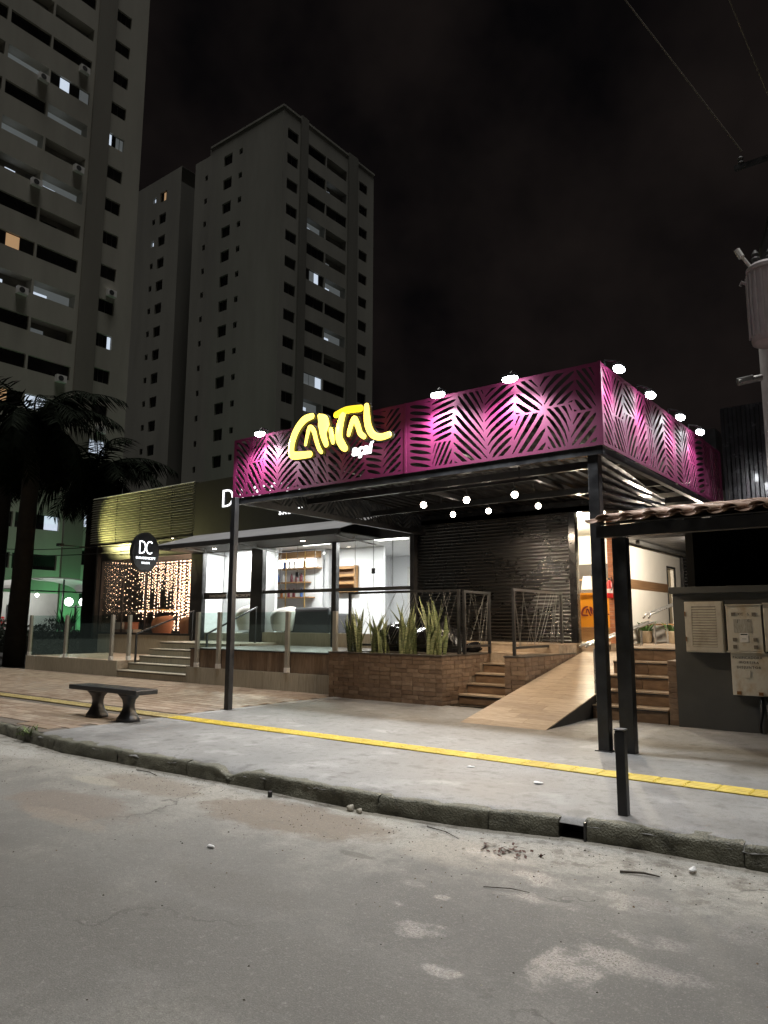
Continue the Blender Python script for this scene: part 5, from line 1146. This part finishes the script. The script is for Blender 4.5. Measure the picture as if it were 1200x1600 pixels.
def win(parent, f, a, b, c, d, depth, style, rg, name='window'):
    """one window: frame, panes; style dark / curtain / lit / half / balcony"""
    w = b-a; mb = MB(); dd = depth-.03
    def rect(x0, x1, y0, y1, dp, mi): mb.quad(f(x0,y0,dp), f(x1,y0,dp), f(x1,y1,dp), f(x0,y1,dp), mi)
    mats = [M['alu'], M['winglass'], M['curtain'], M['litwhite'], M['litwarm'], M['balc'], M['litdim']]
    fr_ = .05
    def frame(n):
        for i in range(n+1):
            x = a+w*i/n; x0, x1 = max(a, x-fr_/2), min(b, x+fr_/2); rect(x0, x1, c, d, dd-.03, 0)
        rect(a, b, c, c+fr_, dd-.031, 0); rect(a, b, d-fr_, d, dd-.031, 0)
    if style == 'balcony':                   # open veranda: back wall, a glazed leaf, an air unit
        rect(a, b, c, d, dd, 5); x0 = a+w*rg.uniform(.05,.3); x1 = x0+w*rg.uniform(.25,.4); rect(x0, x1, c, c+(d-c)*.6, dd-.02, rg.choice([1,1,3,6,6,4]) if rg.random() < .5 else 1)
        if rg.random() < .4:
            q = a+w*.72; P_ = [f(q,c+.25,dd-.4),f(q+.6,c+.25,dd-.4),f(q+.6,c+.7,dd-.4),f(q,c+.7,dd-.4)]; mb.quad(*P_, 0)
    elif style == 'dark':
        rect(a, b, c, d, dd, 1)
        if w < 2.2 and w > 1: frame(2)
    elif style == 'curtain': rect(a, b, c, d, dd, 2); frame(2)
    elif style == 'lit':
        k = rg.randint(2,4); j = rg.randrange(k)
        for i in range(k): rect(a+w*i/k, a+w*(i+1)/k, c, d, dd, 3 if i == j else rg.choice([1,2,6]))
        frame(k)
    elif style == 'warm':
        for i in range(3): rect(a+w*i/3, a+w*(i+1)/3, c, d, dd, 4 if i == 1 else 2)
        frame(3)
    elif style == 'full': rect(a, b, c, d, dd, 3); frame(2)
    elif style == 'dim':
        rect(a, b, c, d, dd, 6); rect(a+w*.1, a+w*.45, c, c+(d-c)*.55, dd-.02, 3)
    else:
        k = rg.choice([2,2,3]); 
        for i in range(k): rect(a+w*i/k, a+w*(i+1)/k, c, d, dd, rg.choice([1,1,2]))
        frame(k)
    return part(name, mb, mats, parent)
# left tower
t1 = thing('apartment_tower', (-60,22,0), 'tall beige apartment tower at the left edge with a dark vertical band', 'apartment tower', 'apartment towers')
XT = -53.5; f1 = lambda u, v, d: (XT-d, u, v); rg = random.Random(12)
floors = [3.0*k for k in range(1, 20)]
hol = []; wins = []
for k, zf in enumerate(floors):
    for (a, b) in ((18.6,21.9),(22.15,25.35),(25.52,28.9)):
        hol.append((a,b,zf-.72,zf+.42)); wins.append((a,b,zf-.72,zf+.42,'bay'))
    hol.append((30.88,32.32,zf-.15,zf+1.02)); wins.append((30.88,32.32,zf-.15,zf+1.02,'win'))
part('wall', facade(f1, 12, 34.0, -.1, 58.6, hol, 1.0), M['tower1'], t1)
part('wall', MB().quad((XT,34.0,-.1),(XT-14,34.0,-.1),(XT-14,34.0,58.6),(XT,34.0,58.6)).quad((XT,12,-.1),(XT,12,58.6),(XT-14,12,58.6),(XT-14,12,-.1)).quad((XT,12,58.6),(XT,34,58.6),(XT-14,34,58.6),(XT-14,12,58.6)), M['tower1'], t1)
part('vertical_band', MB().box(XT-.02,XT+.22,29.2,30.78,-.1,58.55), M['tower1d'], t1)
part('vertical_band', MB().box(XT-.02,XT+.12,17.2,18.45,-.1,58.55), M['tower1d'], t1)
spec1 = {(30.88,33.0):'split',(22.15,27.0):'balcony',(25.52,42.0):'dim',(22.15,39.0):'dim',(25.52,45.0):'lit',(30.88,9.0):'lit',(25.52,18.0):'lit',(22.15,12.0):'dim',(25.52,27.0-.0):'dim', (30.88,24.0):'lit', (25.52,36.0):'dim', (22.15,30.0):'warm', (30.88,42.0):'lit', (22.15,45.0):'dim', (25.52,12.0):'balcony', (30.88,15.0):'full', (22.15,18.0):'warm', (25.52,9.0):'lit', (25.52,6.0):'dark', (25.52,30.0):'dark', (22.15,33.0):'dark', (22.15,24.0):'dark',(22.15,48.0):'dark'}
for (a, b, c, d, ty) in wins:
    zf = c+.72 if ty == 'bay' else c+.15
    st_ = spec1.get((a, round(zf,1))) or (rg.choice(['balcony','balcony','dark','balcony','split','dark']) if ty == 'bay' else rg.choice(['dark','split','curtain','split']))
    win(t1, f1, a, b, c, d, 1.0 if ty == 'bay' and st_ in ('balcony','dim') else .25, st_, rg)
    if ty == 'bay' and st_ not in ('balcony','dim'): pass
for q in ((24.6,27.45),(25.0,36.5),(28.1,21.5),(28.3,39.4),(24.9,45.5),(31.9,30.0),(31.7,18.2),(28.2,48.4)):
    y_, z_ = q; au = part('air_unit', MB().box(XT+.002,XT+.36,y_-.4,y_+.4,z_-1.6,z_-1.05), M['white'], t1)
    part('fan_grille', MB().lathe(XT+.362,y_-.08,[(.22,0),(.22,.012)],12,axis='x',cz=z_-1.32), M['charcoal'], au)
# far tower
t2 = thing('apartment_tower', (-62,58,0), 'apartment tower standing behind the salon, corner facing the street', 'apartment tower', 'apartment towers')
X2, Y2, Z2 = -54.0, 51.8, 58.6
f2 = lambda u, v, d: (X2-d, u, v); f2b = lambda u, v, d: (u, Y2+d, v)
floors2 = [12.55+3.06*k for k in range(15)]
hol = []; wins = []
for zf in floors2:
    for (a, b, h0, h1) in ((52.5,54.2,-.2,1.05),(55.8,58.85,-.4,.95),(59.05,62.7,-.4,.95),(65.1,66.7,-.2,1.05)):
        hol.append((a,b,zf+h0,zf+h1)); wins.append((a,b,zf+h0,zf+h1))
part('wall', facade(f2, Y2, 68.0, -.1, Z2, hol, .9), M['tower2'], t2)
for w_ in wins:
    big = w_[1]-w_[0] > 2.5
    st_ = rg.choices(['dark','balcony','split','dim'],[4,3,2,.6])[0] if big else rg.choice(['dark','split','curtain','dark'])
    zi = round((w_[2]+(.4 if big else .2)-12.55)/3.06)
    if big: st_ = {(9,55.8):'lit',(9,59.05):'dim',(7,59.05):'dim',(5,55.8):'lit',(13,59.05):'balcony',(14,59.05):'balcony',(4,55.8):'dim',(2,55.8):'full',(3,59.05):'balcony'}.get((zi,w_[0]), st_)
    win(t2, f2, *w_, .9 if st_ in ('balcony','dim') else .25, st_, rg)
part('vertical_band', MB().box(X2-.02,X2+.25,54.5,55.6,-.1,Z2+.4), M['tower2d'], t2); part('vertical_band', MB().box(X2-.02,X2+.25,62.9,64.6,-.1,Z2+.4), M['tower2d'], t2)
hol = []; wins = []
for zf in floors2:
    for (a, b, h0, h1) in ((-61.3,-60.7,.3,1.0),(-64.0,-62.5,-.2,1.15),(-68.2,-67.7,-.1,.6),(-76.5,-75.1,-.2,1.15),(-78.0,-77.4,.2,.95)):
        if a < -70 and zf > 57: pass
        hol.append((a,b,zf+h0,zf+h1)); wins.append((a,b,zf+h0,zf+h1))
part('wall', facade(f2b, -66.4, X2, -.1, Z2, [h for h in hol if h[0] > -66], .4), M['tower2'], t2)
f2c = lambda u, v, d: (u, Y2+.6+d, v)
part('wall', facade(f2c, -70.2, -66.4, -.1, Z2-.2, [h for h in hol if -70 < h[0] < -66], .4), M['tower2'], t2)
part('wall', facade(f2b, -82.0, -72.2, -.1, Z2+.1, [h for h in hol if h[0] < -72], .4), M['tower2'], t2)
part('recess', MB().quad((-72.2,Y2+5,-.1),(-70.2,Y2+5,-.1),(-70.2,Y2+5,Z2-2),(-72.2,Y2+5,Z2-2)).quad((-72.2,Y2,-.1),(-72.2,Y2+5,-.1),(-72.2,Y2+5,Z2-2),(-72.2,Y2,Z2-2)).quad((-70.2,Y2+.6,-.1),(-70.2,Y2+.6,Z2-.2),(-70.2,Y2+5,Z2-.2),(-70.2,Y2+5,-.1)).quad((-66.4,Y2,-.1),(-66.4,Y2,Z2),(-66.4,Y2+.6,Z2),(-66.4,Y2+.6,-.1)), M['tower2d'], t2)
part('roof', MB().box(-82,-72.2,Y2+.02,68,Z2+.05,Z2+.09).box(-66.4,X2-.3,Y2+.3,67.9,Z2-.06,Z2-.02), M['tower2d'], t2)
part('parapet', MB().box(-66.5,X2+.1,Y2-.1,Y2+.25,Z2+.001,Z2+.25).box(X2-.25,X2+.1,Y2+.26,68.1,Z2+.001,Z2+.25), M['tower2'], t2)
part('water_tank_house', MB().box(-72,-62,56,64,Z2,Z2+4.5), M['tower2d'], t2)
for w_ in wins:
    zi = round((w_[2]-13)/3.06); ff = f2c if -70 < w_[0] < -66 else f2b
    st_ = 'dark' if w_[1]-w_[0] < 1 else rg.choice(['split','dark','split'])
    if w_[0] == -78.0 and zi in (14,12): st_ = 'full'
    if w_[0] == -76.5 and zi == 14: st_ = 'warm'
    win(t2, ff, *w_, .3, st_, rg)
# distant block seen in the gap
t3 = thing('distant_block', (-110,74,0), 'distant pale block glimpsed in the gap between the two towers', 'apartment block')
hol = [(a,a+2.2,4+3.2*k,5.6+3.2*k) for k in range(8) for a in (70.5,)]
f3 = lambda u, v, d: (-100-d, u, v)
part('wall', facade(f3, 60, 76, -.1, 30, hol, .4), M['tower2'], t3)
for h in hol: win(t3, f3, *h, .3, rg.choice(['dark','split']), rg)

# ------------------------------------------------------------------ palms
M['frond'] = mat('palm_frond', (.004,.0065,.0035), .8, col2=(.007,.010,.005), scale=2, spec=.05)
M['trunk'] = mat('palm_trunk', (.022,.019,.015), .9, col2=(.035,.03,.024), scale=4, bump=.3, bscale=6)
def frond_mesh(L_, droop, seed, ll):
    rg = random.Random(seed); mb = MB(); pts = []; p = Vector((0,0,0)); n = 26; d = Vector((1,0,.75)).normalized()
    for i in range(n+1):
        pts.append(p.copy()); d = (d + Vector((0,0,-1))*droop/n).normalized(); p = p + d*L_/n
    mb.tube(pts, [.04*(1-i/(n+2)) for i in range(n+1)], 4)
    for i in range(3, n+1):
        t = i/n; l = ll*math.sin(math.pi*(.12+.8*t))**.7
        for s_ in (-1, 1):
            for q in range(2):
                b = pts[i-1].lerp(pts[i], q*.5+rg.random()*.3); tg = (pts[i]-pts[i-1]).normalized()
                dd = (Vector((0,s_,0))*.9 + tg*rg.uniform(.3,.8) + Vector((0,0,rg.uniform(-.9,-.1)))).normalized(); e = b+dd*l*rg.uniform(.75,1.1)+Vector((0,0,-.25*l)); m_ = b.lerp(e,.5)+Vector((0,0,.06*l)); w = tg*.028
                mb.add([b-w*.5,b+w*.5,m_+w,m_-w,e],[(0,1,2,3),(3,2,4)])
    return mb.mesh('frond', M['frond'])
fm = [frond_mesh(2.9,1.7,1,.75), frond_mesh(2.6,2.6,2,.8), frond_mesh(2.2,3.6,3,.75)]
def palm(x, y, h, r, lb, seed, n=34, s=1):
    rg = random.Random(seed); p = thing('palm_tree', (x,y,0), lb, 'palm tree', 'dark palms on the left')
    m_ = 12; pts = [(x+.25*math.sin(i/m_*1.4)*(1 if seed % 2 else -1), y, h*i/m_) for i in range(m_+1)]
    part('trunk', MB().tube(pts, [r*(1.15-.35*i/m_+.05*(i%2)) for i in range(m_+1)], 12), M['trunk'], p, smooth=True)
    top = pts[-1]
    for k in range(n):
        t = k/n; me = fm[0] if t < .45 else fm[1] if t < .75 else fm[2]
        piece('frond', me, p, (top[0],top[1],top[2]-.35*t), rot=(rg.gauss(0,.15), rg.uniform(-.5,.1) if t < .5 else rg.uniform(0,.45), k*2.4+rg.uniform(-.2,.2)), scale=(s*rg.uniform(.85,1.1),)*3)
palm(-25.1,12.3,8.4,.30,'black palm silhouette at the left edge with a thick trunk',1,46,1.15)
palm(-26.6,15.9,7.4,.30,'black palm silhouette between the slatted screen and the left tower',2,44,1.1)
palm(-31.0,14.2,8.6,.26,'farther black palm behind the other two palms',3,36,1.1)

# ------------------------------------------------------------------ green lit forecourt of the left tower
gf = thing('green_spotlight', (-51.0,28.5,.3), 'green garden spotlight washing the foot of the left tower', 'spotlight')
part('housing', MB().lathe(-51.0,28.5,[(.08,.1),(.12,.14),(.12,.32),(.09,.34)],12), M['black'], gf); part('lens', MB().lathe(-51.0,28.5,[(.085,.342),(.085,.35)],12), emit('green_lens',(.1,1,.25),6), gf)
lamp_parent(point('green_glow', (-50.6,29.6,1.6), 420, (.22,1,.40), .05), gf)
tn = thing('arched_tent', (-45,22.5,0), 'white arched canopy room with framed pictures in front of the left tower', 'tent')
arch = []; nA = 14
for k in range(nA+1): a = math.pi*k/nA; arch.append((23.7+3.0*-math.cos(a)*1.0, 3.35+.75*math.sin(a)))
vs_ = []
for xx in (-46.5,-43.2): vs_ += [(xx,u,v) for u, v in arch]
for xx in (-46.5,-43.2): vs_ += [(xx,u,v+.06) for u, v in arch]
q = nA+1; fs = [(k,k+1,q+k+1,q+k) for k in range(nA)]+[(2*q+k+1,2*q+k,3*q+k,3*q+k+1) for k in range(nA)]+[(q+k,q+k+1,3*q+k+1,3*q+k) for k in range(nA)]
part('roof', MB().add(vs_, fs), M['white'], tn)
part('back_wall', MB().box(-47.0,-46.9,20.6,25.6,0,3.3), M['whitewall'], tn)
for yy in (20.75,26.5): part('post', MB().box(-43.3,-43.2,yy,yy+.1,0,3.38), M['charcoal'], tn)
part('post', MB().box(-43.3,-43.22,23.9,23.98,0,4.05), M['charcoal'], tn); part('tie_beam', MB().box(-43.28,-43.22,20.85,26.5,3.25,3.33), M['charcoal'], tn)
lamp_parent(point('tent_lamp', (-45,23.2,2.9), 90, (.95,1,.97), .05), tn)
part('ceiling_lamp', MB().ball((-45,23.2,3.1), .12, 12, 8), M['panel_light'], tn)
for k, (yy, zz, w_, h_, l_) in enumerate(((22.6,2.05,.62,.9,'larger framed picture on the white tent wall'),(23.4,1.85,.55,.55,'smaller framed picture on the white tent wall'))):
    pc = thing('framed_picture', (-46.85,yy,zz), l_, 'picture'); part('frame', MB().box(-46.88,-46.84,yy-w_/2,yy+w_/2,zz-h_/2,zz+h_/2), M['charcoal'], pc); part('print', MB().box(-46.838,-46.83,yy-w_/2+.08,yy+w_/2-.08,zz-h_/2+.08,zz+h_/2-.08), mat('print_%d' % k, (.5,.5,.48), .7, col2=(.12,.12,.12), scale=6), pc)
gl = thing('globe_lamp_post', (-34.6,19.75,0), 'lamp post with two white glowing globes among the shrubs', 'lamp post')
part('pole', MB().tube([(-34.6,19.85,0),(-34.6,19.85,2.3)], .05, 8).tube([(-34.75,19.55,2.2),(-34.45,20.15,2.2)], .03, 6), M['black'], gl)
for (a, b) in ((-34.75,19.55),(-34.45,20.15)): part('globe', MB().ball((a,b,2.45), .2, 16, 12), emit('globe_glow',(.95,1,.97),9) if 'globe_glow' not in bpy.data.materials else bpy.data.materials['globe_glow'], gl, smooth=True)
lamp_parent(point('globe_light', (-34.6,19.85,2.75), 60, (.95,1,.97), .03), gl)
# hedge and shrubs
M['hedge'] = mat('hedge_leaf', (.012,.018,.009), .6, col2=(.02,.03,.014), scale=3)
hg = MB(); rg = random.Random(8)
for k in range(5200):
    u = rg.random(); xx = -40+17.5*u; yy = 18.2-6*u*0+rg.uniform(-.5,.5)-2.2*u; hh = 1.25+.25*math.sin(u*17)+.15*math.sin(u*41); zz = hh*(rg.random()**.6)
    d = Vector((rg.gauss(0,1),rg.gauss(0,1),rg.gauss(0,1))).normalized(); e = d.cross(Vector((.3,.5,.8))).normalized(); w = rg.uniform(.04,.09); p = Vector((xx,yy,zz)); hg.add([p-d*w*1.6,p+e*w*.7,p+d*w*1.6,p-e*w*.7],[(0,1,2,3)])
hd = solo('hedge', hg, M['hedge'], 'dark clipped hedge running behind the terrace on the left', 'hedge', loc=(-31,17.5,0))
part('hedge_core', MB().add([(-40,18.5,0),(-22.5,16.3,0),(-22.5,15.8,0),(-40,17.9,0),(-40,18.5,1.05),(-22.5,16.3,1.05),(-22.5,15.8,1.05),(-40,17.9,1.05)],[(3,2,1,0),(4,5,6,7),(0,1,5,4),(1,2,6,5),(2,3,7,6),(3,0,4,7)]), M['hedge'], hd)
yc = thing('spiky_shrub', (-31.0,17.0,0), 'spiky dark shrub rising above the hedge in front of the tent', 'shrub')
for k in range(30):
    a = rg.uniform(0,6.28); mb = MB(); blade_leaf(mb, (-29.5,16.6,.9), (math.cos(a),math.sin(a),rg.uniform(.9,3)), rg.uniform(.8,1.5), .03, .25); part('leaf', mb, M['hedge'], yc)
rf = thing('red_flower_bush', (-41.3,18.9,0), 'small bush with red lit flowers beside the tent', 'flower bush')
mb = MB(); mb2 = MB()
for k in range(150):
    p = Vector((-40.8+rg.gauss(0,.35),18.95+rg.gauss(0,.3),1.3+rg.uniform(-.4,.4))); d = Vector((rg.gauss(0,1),rg.gauss(0,1),rg.gauss(0,1))).normalized()*.1; e = d.cross(Vector((.2,.9,.4))).normalized()*.07; (mb if k % 2 else mb2).add([p-d,p+e,p+d,p-e],[(0,1,2,3)])
part('flowers', mb, mat('red_flower', (.8,.04,.05), .6), rf); part('foliage', mb2, M['hedge'], rf)
lamp_parent(point('flower_lamp', (-40.2,18.6,2.0), 25, (1,.25,.2), .1), rf)

# ------------------------------------------------------------------ weeds, litter and grit by the kerb
wd = thing('kerb_weed', (-9.35,4.9,.1), 'tuft of green weeds growing from the kerb joint in front of the bench', 'weeds')
M['weed'] = mat('weed_leaf', (.10,.14,.04), .6)
for k in range(60):
    a = rg.uniform(0,6.28); mb = MB(); blade_leaf(mb, (-9.3+rg.gauss(0,.10),4.83+rg.gauss(0,.05),.06+rg.uniform(0,.07)), (math.cos(a),math.sin(a)-.4,rg.uniform(.4,1.6)), rg.uniform(.06,.16), .009, 1.0, 4); part('leaf', mb, M['weed'], wd)
gr = MB(); rg = random.Random(31)
for k in range(1100):
    xx = rg.uniform(-11,-.3); d_ = abs(rg.gauss(0,.55)); yy = kerb_y(xx)-.02-d_
    if rg.random() < .12: yy = rg.uniform(1.8,4.9); xx = rg.uniform(-7,-.2)
    s_ = rg.uniform(.0025,.006)*(1.7 if rg.random() < .05 else 1); a = rg.random()*3
    c_, n_ = math.cos(a)*s_, math.sin(a)*s_
    gr.add([(xx-c_*1.3,yy-n_*1.3,0),(xx+n_,yy-c_,0),(xx+c_*1.3,yy+n_*1.3,0),(xx-n_,yy+c_,0),(xx+.2*s_,yy,s_*.9)],[(0,1,4),(1,2,4),(2,3,4),(3,0,4)], rg.choice([0,0,0,1,2]))
M['grit'] = mat('grit_dark', (.05,.04,.03), .9); M['grit2'] = mat('grit_pale', (.4,.37,.31), .9); M['grit3'] = mat('grit_brown', (.16,.11,.07), .9)
solo('road_grit', gr, [M['grit'],M['grit2'],M['grit3']], 'loose grit and crumbs scattered along the gutter', 'grit', kind='stuff')
for k in range(6):
    pass
M['paper'] = mat('litter_paper', (.7,.7,.7), .7)
def crumple(name, c, r, sx, sy, sz, m, lb, cat, seed):
    mb = MB().ball(c, r, 12, 8, sx=sx, sy=sy, sz=sz); rg = random.Random(seed)
    for i, p in enumerate(mb.v): q = Vector(p)*30; w = r*.45*noise.noise(q+Vector((seed,0,0))); mb.v[i] = (p[0]+w, p[1]+w, max(.002, p[2]+w*.5) if c[2] < .1 else max(c[2]-r, p[2]+w*.5))
    return solo(name, mb, m, lb, cat, loc=c)
crumple('paper_scrap', (-1.37,4.9,.02), .035, .5, 1.3, .35, M['paper'], 'crumpled white paper scrap on the road near the right edge', 'litter', 1)
crumple('stone', (-3.95,4.73,.02), .034, 1, .8, .8, M['grit2'], 'pale broken stone lying against the kerb', 'stone', 2)
crumple('stone', (-3.85,4.72,.015), .026, 1.2, .8, .8, M['grit2'], 'smaller pale stone just right of the broken stone by the kerb', 'stone', 3)
crumple('paper_scrap', (-4.06,3.41,.012), .022, 1.6, .7, .5, M['paper'], 'small white butt lying on the open road at left', 'litter', 4)
crumple('paper_scrap', (-2.9,5.95,.157), .03, 1.5, .8, .25, M['paper'], 'flat white scrap on the grey pavement left of the bollard', 'litter', 5)
crumple('paper_scrap', (-3.7,6.2,.157), .028, 1.5, .7, .25, M['paper'], 'white scrap on the pavement below the yellow tiles', 'litter', 6)
solo('bottle_cap_can', MB().lathe(-4.8,4.66,[(.018,0),(.02,.004),(.02,.045),(.015,.05)],12), M['charcoal'], 'small dark can standing on the road beside the kerb', 'can', loc=(-4.8,4.66,0), smooth=False)
def twig(p0, p1, r, lb, m='grit'):
    a, b = Vector(p0), Vector(p1); c = a.lerp(b,.5)+Vector((.02,.015,.006)); solo('twig', MB().tube([a,c,b], [r,r*.9,r*.5], 5), M[m], lb, 'twig', loc=tuple(a))
twig((-1.72,4.62,.008),(-1.5,4.68,.008),.008,'short black stick lying on the damp road below the bollard')
twig((-2.25,3.89,.005),(-2.0,3.97,.005),.003,'long thin twig lying across a wet patch')
twig((-3.2,4.72,.006),(-2.85,4.6,.006),.004,'twig lying in the gutter left of the drain mouth')
twig((-6.7,4.62,.006),(-6.3,4.58,.006),.005,'twig lying in the gutter below the bench')
lf = MB(); rg = random.Random(77)
for k in range(46):
    p = Vector((-2.48+rg.gauss(0,.10),4.58+rg.gauss(0,.06),.006+rg.random()*.012)); a = rg.random()*6.28; d = Vector((math.cos(a),math.sin(a),rg.gauss(0,.2)))*.022; e = Vector((-math.sin(a),math.cos(a),rg.gauss(0,.3)))*.011; lf.add([p-d,p+e,p+d,p-e],[(0,1,2,3)])
solo('dead_leaves', lf, mat('dead_leaf', (.08,.035,.025), .8), 'small heap of dark dead leaves on the road before the drain mouth', 'leaves', kind='stuff')
